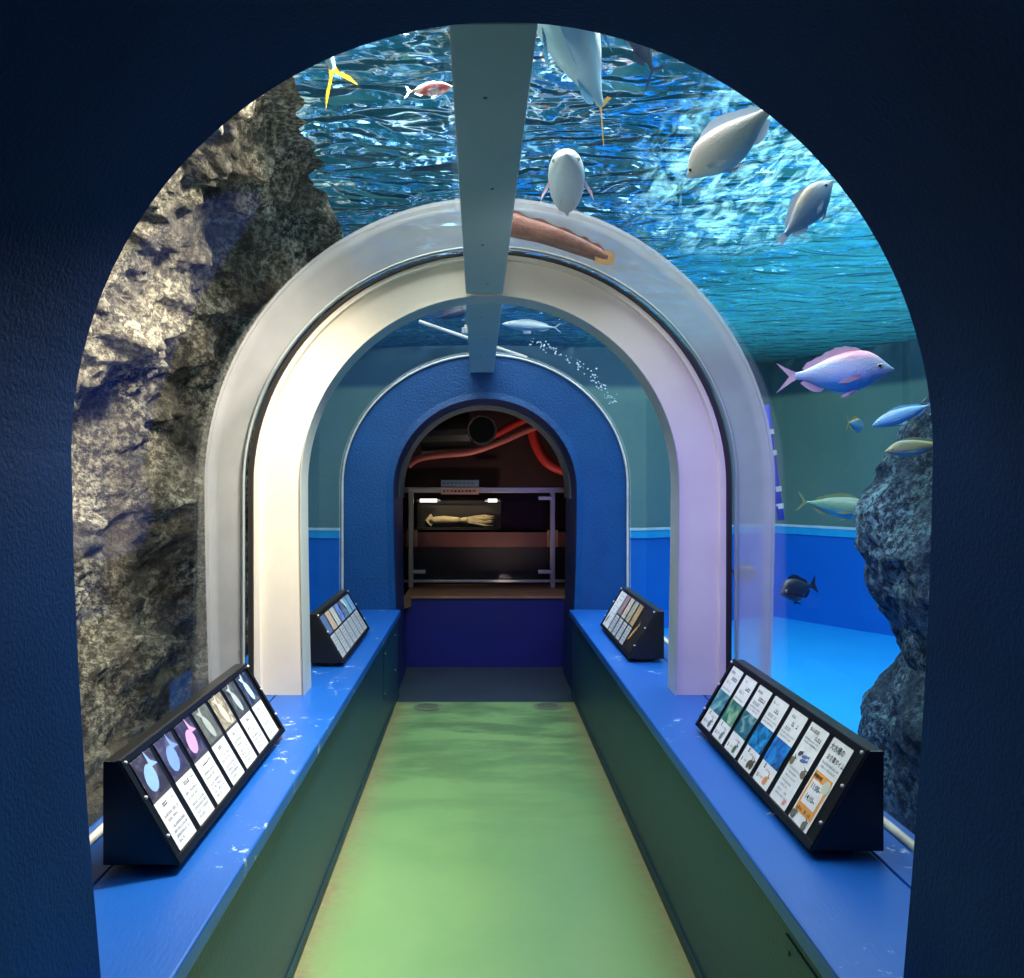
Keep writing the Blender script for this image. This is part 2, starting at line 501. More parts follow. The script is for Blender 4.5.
# ------------------------------------------------------------------ white arch frame in the middle
r = thing('arch_frame', 'white steel arch rib ringing the middle of the tunnel with black gasket', 'arch frame', (0, Y2, LZ))
inn = arch(.800, 1.5, LZ, .785, 56, ry=.800)
mid = arch(.966, 1.5, LZ, .96, 56, ry=.947)
rin = arch(.970, 1.5, LZ, .964, 56, ry=.951)
out_ = arch(.992, 1.5, LZ, .99, 56, ry=.968)
b = MB()
b.strip(at(inn, Y2), at(mid, Y2)); b.strip(at(mid, Y2), at(rin, Y2-.022)); b.strip(at(rin, Y2-.022), at(out_, Y2-.022)); b.strip(at(out_, Y2-.022), at(out_, Y2+.1))
b.strip(at(out_, Y2+.15), at(inn, Y2+.15))
b.build('face_ring', M['white'], r, r.location, recalc=False)
b = MB()
lip0 = arch(.797, 1.5, LZ, .782, 56, ry=.797)
b.strip(at(lip0, Y2-.012), at(lip0, Y2+.155)); b.strip(at(lip0, Y2-.012), at(inn, Y2-.012)); b.strip(at(inn, Y2-.012), at(inn, Y2))
b.strip(at(lip0, Y2+.155), at(inn, Y2+.155))
b.build('lip', M['lip'], r, r.location, recalc=False)
g0 = arch(.994, 1.5, LZ, .992, 56, ry=.970); g1 = arch(1.014, 1.5, LZ, 1.012, 56, ry=.980)
b = MB(); b.strip(at(g0, Y2-.03), at(g1, Y2-.03)); b.strip(at(g0, Y2-.03), at(g0, Y2+.1)); b.strip(at(g1, Y2-.03), at(g1, Y2+.1))
b.build('gasket', M['gasket'], r, r.location, recalc=False)
f0 = arch(1.03, 1.5, LZ, 1.03, 56, ry=.995); f1 = arch(1.19, 1.5, LZ, 1.17, 56, ry=1.20)
f2 = arch(1.202, 1.5, LZ, 1.182, 56, ry=1.212)
b = MB(); b.strip(at(f0, Y2), at(f1, Y2))
b.build('clear_flange', M['flange'], r, r.location, recalc=False)
b = MB(); b.strip(at(f1, Y2-.01), at(f2, Y2-.01)); b.strip(at(f2, Y2-.01), at(f2, Y2+.12)); b.strip(at(f1, Y2+.12), at(f1, Y2-.01))
fo = b.build('flange_rim', M['flange'], r, r.location, recalc=False)
b = MB(); ff = arch(1.035, 1.5, LZ, 1.035, 56, ry=1.0); b.tube(at(ff, Y2-.02), .006, 6); b.build('bead', M['lip'], r, r.location, smooth=True)

# ------------------------------------------------------------------ ceiling beams
for (y0, y1, w0, w1, lab) in ((Y1+.002, Y2-.013, .078, .078, 'grey flat ceiling beam in front of the white arch'),
                              (Y2+.157, Y3-.015, .080, .084, 'grey flat ceiling beam between white arch and blue portal')):
    zb = 2.304 if y0 < 3 else 2.296
    r = thing('ceiling_beam', lab, 'beam', (-.023, (y0+y1)/2, zb))
    b = MB(); x = -.023
    top = 2.46
    b.add([(x-w0, y0, zb), (x+w0, y0, zb), (x+w1, y1, zb), (x-w1, y1, zb), (x-w0, y0, top), (x+w0, y0, top), (x+w1, y1, top), (x-w1, y1, top)],
          [(0,3,2,1),(4,5,6,7),(0,1,5,4),(1,2,6,5),(2,3,7,6),(3,0,4,7)])
    b.build('beam_plate', M['beam'], r, r.location, bevel=.004)
    for k in range(4):
        yy = y0+.3+(y1-y0-.5)*k/3
        b = MB(); b.ball((x+.012*(1 if k % 2 else -1), yy, zb-.0005), .0055, 8, sc3=(1, 1, .5)); b.build('bolt', M['steel'], r, r.location)

# ------------------------------------------------------------------ portal
pin = arch(.652, 1.46, 0, .63, 40, ry=.652)
pout = arch(1.03, 1.5, 0, 1.03, 40, ry=.945)
lin0 = arch(.650, 1.46, 1.5, .650, 40, ry=.648)
b = MB()
b.strip(at(pin, Y3), at(pout, Y3)); b.strip(at(pout, Y3), at(pout, 8.9))
o = b.build('wall_back', M['portal'], recalc=False); struct(o)
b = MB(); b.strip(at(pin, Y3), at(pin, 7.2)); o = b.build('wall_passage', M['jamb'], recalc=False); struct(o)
# raised ring around the opening
b = MB()
ra = arch(.655, 1.46, LZ, .634, 40, ry=.655); rb = arch(.70, 1.46, LZ, .68, 40, ry=.70)
b.strip(at(ra, Y3-.012), at(rb, Y3-.002)); b.strip(at(ra, Y3-.012), at(ra, Y3+.02))
struct(b.build('trim_5', M['portal'], recalc=False))
la = [p for p in arch(.640, 1.46, 1.40, .640, 40, ry=.640)]
b = MB(); b.strip(at(la, 6.78), at(la, 7.21)); b.strip(at(la, 6.78), at(arch(.655, 1.46, 1.40, .655, 40, ry=.655), 6.78)); 
struct(b.build('trim_6', M['liner'], recalc=False))

# ------------------------------------------------------------------ display room behind the portal
def quadwall(nm, pts, mat):
    b = MB(); b.poly(pts); return struct(b.build(nm, mat, recalc=False))
RY = 8.86
vlt = arch(1.0, 1.46, 0, 1.0, 40, ry=.94)
b = MB(); b.poly(at(vlt, RY)); struct(b.build('wall_display_back', M['brownwall'], recalc=False))
for nm_, prt in (('wall_display_left', vlt[:7]), ('ceiling_display', vlt[6:-6]), ('wall_display_right', vlt[-7:])):
    b = MB(); b.strip(at(prt, 7.2), at(prt, RY)); struct(b.build(nm_, M['brownwall'], recalc=False))
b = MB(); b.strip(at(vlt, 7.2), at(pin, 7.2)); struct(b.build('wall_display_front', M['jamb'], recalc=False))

r = thing('display_counter', 'low deep blue counter with brown top closing off the passage beyond the portal', 'counter', (0, 7.42, 0))
b = MB(); b.box((-.97, 7.42, 0), (.97, 7.47, .565)); b.build('front_panel', M['deepblue'], r, r.location)
b = MB(); b.box((-.6, 7.40, .565), (.97, 8.28, .585)); b.build('counter_top', M['woodtop'], r, r.location, bevel=.004)
b = MB(); b.add([P(408, 600, 7.41), P(417, 590, 7.41), P(411, 590, 7.41), P(408, 612, 7.41)], [(0, 1, 2, 3)]); 
b = MB(); b.add([(-.66, 7.22, .585), (-.6, 7.40, .585), (-.6, 8.28, .585), (-.66, 8.28, .585), (-.66, 7.22, .5), (-.6, 7.40, .5)], [(0, 1, 2, 3), (0, 1, 5, 4)])
b.build('side_edge', M['woodtop'], r, r.location)

# barrier rail with glass infill
DR = 8.05
r = thing('barrier_rail', 'grey metal barrier rail with posts and clear infill on the counter', 'railing', P(480, 580, DR))
o3 = r.location.copy()
zt = P(0, 490, DR).z; zb_ = P(0, 581, DR).z
b = MB(); b.box((-.72, DR-.02, zt-.025), (.75, DR+.02, zt+.025)); b.build('top_rail', M['railm'], r, o3, bevel=.005)
b = MB(); b.box((-.72, DR-.02, zb_-.012), (.75, DR+.02, zb_+.012)); b.build('bottom_rail', M['railm'], r, o3, bevel=.004)
for px in (411, 552.5):
    x = P(px, 0, DR).x
    b = MB(); b.box((x-.022, DR-.022, .585), (x+.022, DR+.022, zt)); b.build('post', M['railm'], r, o3, bevel=.004)
    for py in (498, 571.5):
        z = P(0, py, DR).z
        if px < 500 and py < 500: continue
        s = 1 if px < 500 else -1
        b = MB(); b.box((min(x, x+s*.13), DR-.028, z-.018), (max(x, x+s*.13), DR-.012, z+.018)); b.build('glass_clamp', M['cleat'], r, o3, bevel=.006)
b = MB(); b.add([(-.6, DR, zb_), (.62, DR, zb_), (.62, DR, zt), (-.6, DR, zt)], [(0, 1, 2, 3)]); b.build('glass_panel', M['pane'], r, o3)

# notice card on rail
c = P(460, 487, DR-.045)
r = thing('notice_card', 'small white, blue and pink notice card fixed on the top rail', 'notice', c)
w = .168; 
def rect(bb, x0, z0, x1, z1, y, mat):
    bb.add([(x0, y, z0), (x1, y, z0), (x1, y, z1), (x0, y, z1)], [(0, 1, 2, 3)], mat)
b = MB(); b.box((c.x-w, c.y, c.z-.02), (c.x+w, c.y+.01, c.z+.062)); b.build('blue_sheet', plain('greyblue sheet', (120, 150, 176), .5), r, c)
b = MB(); b.box((c.x-w, c.y-.004, c.z-.066), (c.x+w, c.y+.006, c.z-.005)); b.build('pink_sheet', plain('pink sheet', (200, 160, 154), .5), r, c)
b = MB()
for k in range(9): rect(b, c.x-w*.9+k*.033, c.z-.045+.008*random.random(), c.x-w*.9+k*.033+.016+.012*random.random(), c.z-.03, c.y-.006, M['ink'])
for k in range(8): rect(b, c.x-w*.9+k*.036, c.z+.03, c.x-w*.9+k*.036+.02, c.z+.037, c.y-.002, M['ink'])
b.build('print', None, r, c)

# table with board and squid display
DT = 8.3
r = thing('display_table', 'dark brown board table behind the barrier rail', 'table', (0, DT+.2, .6))
o4 = r.location.copy()
z0, z1 = P(0, 547, DT).z, P(0, 530, DT).z
b = MB(); b.box((-.8, DT, z0), (.85, DT+.03, z1)); b.build('apron', M['wood'], r, o4)
b = MB(); b.box((-.8, DT, z1-.02), (.85, DT+.5, z1)); b.build('table_top', M['darkboard'], r, o4)
for x in (-.68, .66):
    b = MB(); b.box((x-.03, DT+.03, 0), (x+.03, DT+.09, z0+.02)); b.build('leg', M['darkboard'], r, o4)
for px in (412, 552.5):
    x = P(px, 0, DT).x
    b = MB(); b.box((x-.05, DT-.006, z0), (x+.05, DT, z1)); b.build('block', M['woodtop'], r, o4)
b = MB(); b.box((-.8, DT+.1, .1), (.85, DT+.12, z0)); b.build('back_board', M['darkboard'], r, o4)
# dark display case
ct = P(460, 530, DT+.15); zt2 = P(0, 506, DT+.15).z
r = thing('display_case', 'dark shallow display case holding the squid, standing on the brown table', 'case', (ct.x, DT+.15, z1))
o5 = r.location.copy()
x0, x1 = P(417, 0, DT+.15).x, P(501, 0, DT+.15).x
b = MB(); b.box((x0, DT+.2, z1), (x1, DT+.22, zt2+.03)); b.box((x0, DT+.1, z1), (x1, DT+.22, z1+.015)); b.build('tray', M['tray'], r, o5)
b = MB(); b.box((x0-.01, DT+.18, zt2+.02), (x1+.01, DT+.24, zt2+.05)); b.build('lid', M['darkboard'], r, o5)
# strip lights over the case
for (a, c_, lab) in ((420, 437, 'short bright white tube lamp at left above the squid case'), (488, 497, 'shorter white tube lamp at right above the squid case')):
    pa, pb = P(a, 500.5, DT+.1), P(c_, 500.5, DT+.1)
    r = thing('tube_lamp', lab, 'lamp', (pa+pb)/2)
    b = MB(); b.tube([pa, pb], .016, 8, emit('lamp glow', (255, 252, 240), 2.2)); b.build('tube', None, r, r.location)
    b = MB(); b.tube([pa-V((.03, 0, 0)), pa], .012, 8); b.build('holder', M['cleat'], r, r.location)
    b = MB(); b.tube([pb, pb+V((.03, 0, 0))], .012, 8); b.build('holder', M['cleat'], r, r.location)
pa = P(413, 518, DT); 
b = MB(); b.box((P(409.5, 0, DT).x, DT-.03, z1), (P(413.5, 0, DT).x, DT-.02, P(0, 504, DT).z)); tag(b.build('blue_strip', M['blueplate'], origin=(pa.x, DT, z1)), 'narrow violet blue upright strip at left end of the squid case', 'panel')
# squid
DS = DT+.17
c = P(455, 520, DS)
r = thing('squid_model', 'long cream giant squid model lying stretched in the dark case', 'squid', P(455, 527, DS))
def sp(px, py, d=0): return P(px, py, DS+d)
b = MB(); b.tube([sp(430, 520), sp(436, 520), sp(444, 519.5), sp(452, 520), sp(460, 520)], [.018, .034, .036, .032, .026], 12); b.build('mantle', M['squid'], r, r.location, smooth=True)
b = MB(); b.add([sp(425, 520), sp(431, 513.5), sp(434, 518), sp(434, 522), sp(431, 526.5)], [(0, 1, 2), (0, 2, 3), (0, 3, 4)]); b.build('fin', M['squid'], r, r.location)
b = MB(); b.tube([sp(460, 520.5), sp(463, 520), sp(467, 520)], [.018, .026, .03], 10); b.build('head', M['squid'], r, r.location, smooth=True)
for k in range(8):
    t = (k-3.5)/3.5
    b = MB(); e = 3+random.random()*2
    b.tube([sp(466, 520+t*1.5), sp(474, 520+t*3.2), sp(484, 520+t*4.5+math.sin(k*2)*.8), sp(490+e, 520+t*(5.5 if k % 2 else 3.5))], [.012, .011, .009, .004], 6)
    b.build('tentacle', M['squid'], r, r.location, smooth=True)

# pipes, hoses
r = thing('air_duct', 'dark metal duct with round open mouth under the ceiling beyond the portal', 'duct', P(450, 430, 7.9))
b = MB(); b.tube([P(421, 432, 7.9), P(470, 430, 7.9)], .20, 24); b.build('duct', M['pipe'], r, r.location, smooth=False)
c = P(482, 430, 7.55)
b = MB(); b.tube([c+V((0, .3, 0)), c], [.125, .125], 24); b.build('duct_branch', M['pipe'], r, r.location)
b = MB(); b.poly([c+V((math.cos(k*PI/12)*.108, -.004, math.sin(k*PI/12)*.108)) for k in range(24)]); b.build('duct_mouth', M['void'], r, r.location)
def spline(pts, n=8):
    out = []
    for i in range(len(pts)-1):
        p0 = pts[max(i-1, 0)]; p1 = pts[i]; p2 = pts[i+1]; p3 = pts[min(i+2, len(pts)-1)]
        for k in range(n):
            t = k/n
            out.append(.5*((2*p1)+(-p0+p2)*t+(2*p0-5*p1+4*p2-p3)*t*t+(-p0+3*p1-3*p2+p3)*t*t*t))
    out.append(pts[-1]); return out
for (pts, rad, mat, lab) in (
    ([(408, 466), (418, 459), (440, 455), (470, 452), (500, 442), (525, 431), (545, 424)], .028, M['pink'], 'long pale red hose sagging across below the dark duct'),
    ([(488, 438), (500, 432), (515, 424), (530, 417)], .034, M['red'], 'short bright red hose behind the duct mouth'),
    ([(532, 425), (535, 440), (542, 455), (552, 465), (570, 472)], .05, M['red'], 'thick bright red hose loop at right under the arch')):
    p3 = spline([P(x, y, 7.75 if mat is M['pink'] else 8.0) for x, y in pts])
    b = MB(); b.tube(p3, rad, 12); o = b.build('hose', mat, origin=p3[len(p3)//2], smooth=True); tag(o, lab, 'hose', 'hoses beyond the portal')

# ------------------------------------------------------------------ tank: walls, floor, water
path = [(-4.4, .9), (-4.3, 7.6), (-3.2, 9.9), (-1.7, 9.35), (0, 9.1), (1.7, 9.35), (3.33, 10.4), (4.15, 8.9), (4.9, 4.0), (4.9, .9)]
def curtain(nm, z0, z1, mat, off=0.):
    b = MB(); b.strip([V((x, y-off, z0)) for x, y in path], [V((x, y-off, z1)) for x, y in path]); return struct(b.build(nm, mat, recalc=False))
curtain('wall_tank_lower', -.05, 1.0, M['tankblue'])
curtain('trim_7', .95, 1.03, M['rimc'], .02); curtain('trim_9', 1.03, 1.058, M['rim'], .03)
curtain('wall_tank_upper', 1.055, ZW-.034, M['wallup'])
b = MB(); b.strip([V((x, y-.02, 1.0)) for x, y in path], [V((x, y, 1.0)) for x, y in path]); struct(b.build('trim_8', M['rim'], recalc=False))
b = MB()
b.add([(-4.6, .8, -.01), (-.66, .8, -.01), (-.66, 9.2, -.01), (-4.6, 9.2, -.01)], [(0, 1, 2, 3)])
b.add([(.66, .8, -.01), (4.8, .8, -.01), (4.8, 9.2, -.01), (.66, 9.2, -.01)], [(0, 1, 2, 3)])
b.add([(-4.6, 8.9, -.012), (4.8, 8.9, -.012), (4.8, 10.6, -.012), (-4.6, 10.6, -.012)], [(0, 1, 2, 3)])
struct(b.build('floor_tank', M['tankfloor'], recalc=False))
# water surface mesh with real swell
nx, ny = 150, 170
b = MB(); vs = []
for j in range(ny+1):
    y = Y1+.0+(10.5-Y1)*j/ny
    for i in range(nx+1):
        x = -4.5+9.3*i/nx
        h = .024*mnoise.noise(V((x*1.6, y*2.6, 3.1)))+.006*mnoise.noise(V((x*4, y*6, 9.1)))
        vs.append((x, y, ZW+h))
b.add(vs, [(j*(nx+1)+i, j*(nx+1)+i+1, (j+1)*(nx+1)+i+1, (j+1)*(nx+1)+i) for j in range(ny) for i in range(nx)])
o = b.build('water_surface', M['water'], smooth=True, recalc=False)
tag(o, 'rippled blue water surface of the tank seen from below above the tunnel', 'water', kind='stuff')
# roof above the water
quadwall('ceiling_hall', [(-6, 0, 5.2), (6, 0, 5.2), (6, 12, 5.2), (-6, 12, 5.2)], M['hall'])
for k, (x, y) in enumerate(((-.15, 4.6), (.5, 5.2), (-1.6, 5.2), (2.2, 5.0), (3.4, 7.2), (-2.6, 7.0))):
    b = MB(); b.box((x-.3, y-.25, 4.9), (x+.3, y+.25, 4.98)); 
    o = b.build('glint_panel', emit('glint panel glow', (255, 250, 236), 9.), origin=(x, y, 4.9)); tag(o, 'added white glow panel making glints on the water surface', 'lamp', 'added glint panels above the tank')  # added glowing panels, unseen themselves, that give the ripples white glints

# ------------------------------------------------------------------ rocks
def fbm(p, o=5):
    s = 0; a = 1; q = V(p)
    for _ in range(o):
        s += a*mnoise.noise(q); q = q*2.07+V((3.1, 1.7, 5.3)); a *= .52
    return s
def ridge(p, o=4):
    s = 0; a = 1; q = V(p)
    for _ in range(o):
        s += a*(1-abs(mnoise.noise(q))*2); q = q*2.1+V((7.1, 2.7, 1.3)); a *= .5
    return s
nu, nv = 260, 260
vs = []
for j in range(nv+1):
    y = 1.62+(5.35-1.62)*j/nv
    ttop = math.radians(112+max(0, (y-3.0))*5.2)
    for i in range(nu+1):
        t = i/nu
        th = math.radians(228)+(ttop-math.radians(228))*t
        c_, s_ = math.cos(th), math.sin(th)
        rad = 1.62
        if s_ < 0: rad = 1.62/max(.2, abs(c_))*1.0
        if th < math.radians(135): rad = 1.5+.12
        if s_ > -.75: rad -= .24*min(1, max(0, (y-3.5)/1.3))
        q = V((c_*rad*1.0, y, s_*rad))
        d = .27*fbm(q*1.15+V((4, 0, 2)), 6)+.10*ridge(q*2.3, 5)-.14
        d2 = max(d*1.3, -.5)
        rr = rad-d2
        rr = max(rr, 1.20)
        if s_ < 0: rr = max(rr, 1.2/max(.3, abs(c_)))
        z = CZ+rr*s_
        vs.append((rr*c_, y, max(min(z, ZW-.034), -.01)))
b = MB(); b.add(vs, [(j*(nu+1)+i, j*(nu+1)+i+1, (j+1)*(nu+1)+i+1, (j+1)*(nu+1)+i) for j in range(nv) for i in range(nu)])
o = b.build('rocky_cliff', M['rock'], smooth=True, recalc=False)
tag(o, 'tall craggy brown and grey rock face filling the tank on the left', 'rock')

# right-hand rock: outline offsets by height (silhouette seen against the blue wall)
prof = [(-.05, .02), (.15, .0), (.35, .0), (.55, -.03), (.70, .02), (.82, .09), (.95, .07), (1.02, .02), (1.12, -.03), (1.25, -.02), (1.38, .0), (1.5, .04), (1.62, .08), (1.75, .10), (1.85, .2), (1.93, .45), (1.97, .9), (1.99, 1.6)]
def prof_at(t):
    k = t*(len(prof)-1); i = min(int(k), len(prof)-2); f = k-i
    return (prof[i][0]*(1-f)+prof[i+1][0]*f, prof[i][1]*(1-f)+prof[i+1][1]*f)
rp = [V((1.36, 1.95, 0)), V((1.39, 2.3, 0)), V((1.46, 2.9, 0)), V((1.55, 3.6, 0)), V((1.8, 4.0, 0)), V((2.4, 4.25, 0)), V((3.2, 4.3, 0))]
rs = spline(rp, 40)
vs = []; nu = 200
for j, p in enumerate(rs):
    a = rs[max(j-1, 0)]; c_ = rs[min(j+1, len(rs)-1)]
    tn = (c_-a).normalized(); nr = V((tn.y, -tn.x, 0))      # into the rock
    for i in range(nu+1):
        z, off = prof_at(i/nu)
        q = V((p.x, p.y, z))
        d = .10*fbm(q*1.9+V((1, 8, 3)), 6)+.05*ridge(q*3.1+V((5, 5, 5)), 4)-.05
        w = p+nr*(off-d*.8)
        w.x = max(w.x, 1.14)
        vs.append((w.x, w.y, z+.05*fbm(q*2.2, 4)))
b = MB(); n_ = nu+1
b.add(vs, [(j*n_+i, j*n_+i+1, (j+1)*n_+i+1, (j+1)*n_+i) for j in range(len(rs)-1) for i in range(nu)])
o = b.build('rock_outcrop', M['rockb'], smooth=True, recalc=False)
tag(o, 'dark blue grey rock outcrop on the right standing before the blue tank wall', 'rock')

# ------------------------------------------------------------------ fish
BREAM = [(0, .03, .03, .03), (.03, .16, .14, .25), (.08, .42, .32, .5), (.14, .72, .5, .75), (.22, .95, .74, .95), (.32, 1.0, .95, 1.0), (.42, .93, 1.0, .95), (.52, .78, .88, .82), (.62, .56, .64, .6), (.70, .36, .40, .4), (.77, .22, .24, .22), (.83, .17, .18, .12)]
JACK = [(0, .03, .03, .05), (.04, .28, .26, .4), (.1, .55, .5, .7), (.2, .85, .8, .95), (.32, 1, 1, 1), (.45, .95, .95, .95), (.58, .76, .76, .75), (.68, .52, .52, .5), (.76, .30, .30, .32), (.82, .17, .17, .2), (.86, .12, .12, .16)]
def smooth_prof(pr, k=4):
    pts = [V((a, b_, c_)) for a, b_, c_, d in pr]; ws = [V((a, d, 0)) for a, b_, c_, d in pr]
    A = spline(pts, k); B = spline(ws, k)
    return [(max(p.x, 0), max(p.y, .01), max(p.z, .01), max(q.y, .01)) for p, q in zip(A, B)]
def fish(name, label, head, tail, up, hh, ww, prof_, mb, mf, mt=None, group=None, cat='fish', fork=.5, tailh=1.0, bend=0., eyes=True, spiny=1.0):
    head, tail = V(head), V(tail)
    L = (head-tail).length
    fx = (head-tail).normalized(); up = V(up)
    fy = up.cross(fx).normalized(); fz = fx.cross(fy).normalized()
    root = thing(name, label, cat, (head+tail)/2, group)
    root.matrix_world = Matrix.Translation((head+tail)/2) @ Matrix((fx, fy, fz)).transposed().to_4x4() @ Matrix.Scale(L, 4)
    mt = mt or mf
    SP = smooth_prof(prof_)
    X = lambda t: .5-t
    Yb = lambda t: bend*max(0, t-.4)**2*2.2
    def ring(t, a, c, w, seg=18):
        R = []
        for k in range(seg):
            an = 2*PI*k/seg
            zz = math.sin(an); yy = math.cos(an)
            R.append(V((X(t), Yb(t)+ww*w*math.copysign(abs(yy)**.9, yy), hh*(a if zz > 0 else c)*math.copysign(abs(zz)**.95, zz))))
        return R
    b = MB(); b.loft([ring(*s) for s in SP]); b.build('body', mb, root, smooth=True)
    def hz(t, i=1):
        for s0, s1 in zip(SP, SP[1:]):
            if s0[0] <= t <= s1[0]:
                f = (t-s0[0])/max(1e-6, s1[0]-s0[0]); return hh*(s0[i]*(1-f)+s1[i]*f)
        return hh*SP[-1][i]
    t0 = prof_[-1][0]-.02; h0 = hh*prof_[-1][1]*.95; th = hh*tailh
    b = MB()
    yb = Yb(t0); ye = Yb(1.0)
    mid = 1.0-(1-t0)*fork*.8
    b.add([(X(t0), yb, h0), (X(t0), yb, -h0), (X(mid), (yb+ye)/2, 0), (X(.94), ye*.95, th*.72), (X(1.0), ye, th), (X(.94), ye*.95, -th*.72), (X(1.0), ye, -th), (X(t0+.05), yb*1.05, h0*1.7), (X(t0+.05), yb*1.05, -h0*1.7)],
          [(0, 7, 2), (7, 3, 2), (3, 4, 2), (1, 2, 8), (8, 2, 5), (5, 2, 6), (0, 2, 1)])
    b.build('tail_fin', mt, root)
    b = MB(); A = []; B = []
    for k in range(13):
        t = .24+.5*k/12; z = hz(t)
        A.append(V((X(t), Yb(t), z*.96))); B.append(V((X(t+.03), Yb(t+.03), z+hh*spiny*(.30*math.sin(PI*min(1, (k+1)/9.0)*.75)*(1 if k < 12 else .2)+(.04 if k % 2 else 0)))))
    b.strip(A, B); b.build('dorsal_fin', mf, root)
    b = MB(); A = []; B = []
    for k in range(7):
        t = .58+.18*k/6; z = -hz(t, 2)
        A.append(V((X(t), Yb(t), z*.96))); B.append(V((X(t+.03), Yb(t+.03), z-hh*spiny*.28*math.sin(PI*(k+1)/8))))
    b.strip(A, B); b.build('anal_fin', mf, root)
    for s in (-1, 1):
        y0 = s*ww*.9
        b = MB(); z0 = -hh*.28
        b.add([(X(.25), y0, z0+hh*.1), (X(.27), y0, z0-hh*.12), (X(.38), y0+s*ww*.5, z0-hh*.36), (X(.47), y0+s*ww*.65, z0-hh*.36), (X(.40), y0+s*ww*.5, z0-hh*.1)], [(0, 1, 2, 3, 4)])
        b.build('pectoral_fin', mf, root)
        b = MB(); z1 = -hz(.32, 2)
        b.add([(X(.30), s*ww*.3, z1*.95), (X(.34), s*ww*.3, z1*.95), (X(.45), s*ww*.5, z1-hh*.22), (X(.40), s*ww*.5, z1-hh*.26)], [(0, 1, 2, 3)])
        b.build('pelvic_fin', mf, root)
        if eyes:
            te = .115; ze = hh*.14; ye_ = ww*(.62 if prof_ is BREAM else .66)
            b = MB(); b.ball((X(te), s*ye_, ze), hh*.13 if prof_ is BREAM else hh*.16, 10, sc3=(1, .5, 1)); e = b.build('eye', M['iris'], root, smooth=True)
            b = MB(); b.ball((X(te), s*(ye_+hh*.05), ze), hh*.075 if prof_ is BREAM else hh*.1, 8, sc3=(1, .5, 1)); b.build('pupil', M['eye'], e, smooth=True)
    return root

fb_pink = mk_fish('pink silver bream skin', (214, 196, 170), (206, 226, 238), (150, 210, 244), 0, .19, 0, .25)
fb_white = mk_fish('silvery white bream skin', (232, 206, 196), (240, 238, 226), (170, 215, 240), 0, .17, .28)
fb_side = mk_fish('rose backed bream skin', (232, 150, 172), (178, 200, 224), (60, 160, 225), .02, .18, 0, .3)
fb_blue = mk_fish('pale blue fish skin', (90, 130, 140), (110, 180, 220), (80, 180, 240), 0, .14)
fb_green = mk_fish('green yellow fish skin', (110, 130, 96), (150, 160, 100), (70, 170, 190), 0, .12)
fb_teal = mk_fish('teal fish skin', (70, 112, 104), (96, 146, 130), (50, 150, 190), 0, .12)
fb_dark = mk_fish('dark slate fish skin', (26, 40, 62), (36, 52, 80), (30, 60, 104), 0, .2)
fb_jack = mk_fish('pale amberjack skin', (80, 150, 195), (170, 222, 238), (216, 240, 246), 0, .1)
fb_silver = mk_fish('silver slim fish skin', (90, 120, 130), (196, 214, 216), (140, 180, 200), 0, .08)
fb_grey = mk_fish('grey belly fish skin', (222, 170, 160), (196, 206, 212), (214, 222, 228), 0, .14)
fb_red = mk_fish('red white fish skin', (232, 84, 84), (240, 210, 206), (250, 240, 238), 0, .12, patch=(240, 100, 100))
fin_p = mk_fin('pale fin', (200, 200, 206), (150, 180, 210)); fin_y = mk_fin('yellow fin', (226, 182, 26), (180, 134, 14))
fin_d = mk_fin('dark fin', (26, 36, 56), (44, 60, 88)); fin_pk = mk_fin('pink fin', (226, 170, 180), (190, 180, 206)); fin_g = mk_fin('olive fin', (140, 150, 96), (96, 130, 110)); fin_b = mk_fin('pale blue fin', (120, 190, 220), (90, 160, 210))

G = 'fish in the tank'
# bream swimming right in mid water
fish('sea_bream', 'pink backed sea bream swimming right above the rock outcrop on the right', P(894, 369, 3.15), P(776, 377, 3.3), (0, .1, 1), .19, .085, BREAM, fb_side, fin_pk, group=G, fork=.75, tailh=.75, bend=.05)
fish('sea_bream', 'large silvery white sea bream heading down left beside the arch edge at upper right', P(687, 178, 3.0), P(790, 92, 2.62), (-.45, -.25, .86), .155, .11, BREAM, fb_white, fin_p, group=G, fork=.6, tailh=.7)
fish('sea_bream', 'pale yellowish sea bream rising near the right edge of the arch opening', P(833, 180, 3.0), P(776, 246, 3.05), (-.7, 0, .6), .19, .10, BREAM, fb_pink, fin_p, group=G, fork=.5, tailh=.35)
fish('sea_bream', 'grey bellied fish seen from below just right of the front ceiling beam', P(566, 154, 3.06), P(567, 222, 3.75), (0, .3, 1), .12, .095, BREAM, fb_grey, fin_pk, group=G, fork=.4, tailh=.6)
fish('amberjack', 'large pale blue amberjack with yellow tail swimming overhead beside the beam', P(520, -100, 1.85), P(608, 124, 2.95), (.1, -.15, .98), .078, .066, JACK, fb_jack, fin_b, fin_y, group=G, fork=.85, tailh=.95)
fish('amberjack', 'fish at upper left of which only the yellow tail fin shows', P(235, -228, 1.75), P(342, 98, 2.72), (.72, -.1, .66), .085, .06, JACK, fb_jack, fin_b, fin_y, group=G, fork=.9, tailh=.75)
fish('amberjack', 'small dark tailed fish cut by the top edge of the arch', P(618, -30, 2.2), P(656, 80, 2.72), (.7, 0, .7), .085, .05, JACK, fb_dark, fin_d, fin_d, group=G, fork=.7)
fish('reef_fish', 'small red and white fish near the surface left of the beam', P(452, 87, 2.75), P(405, 92, 2.8), (0, .1, 1), .13, .09, JACK, fb_red, fin_p, group=G, fork=.5)
fish('reef_fish', 'slim pale blue fish just above the top of the right rock', P(872, 426, 3.3), P(938, 402, 3.2), (.1, .2, .95), .125, .07, JACK, fb_blue, fin_b, group=G)
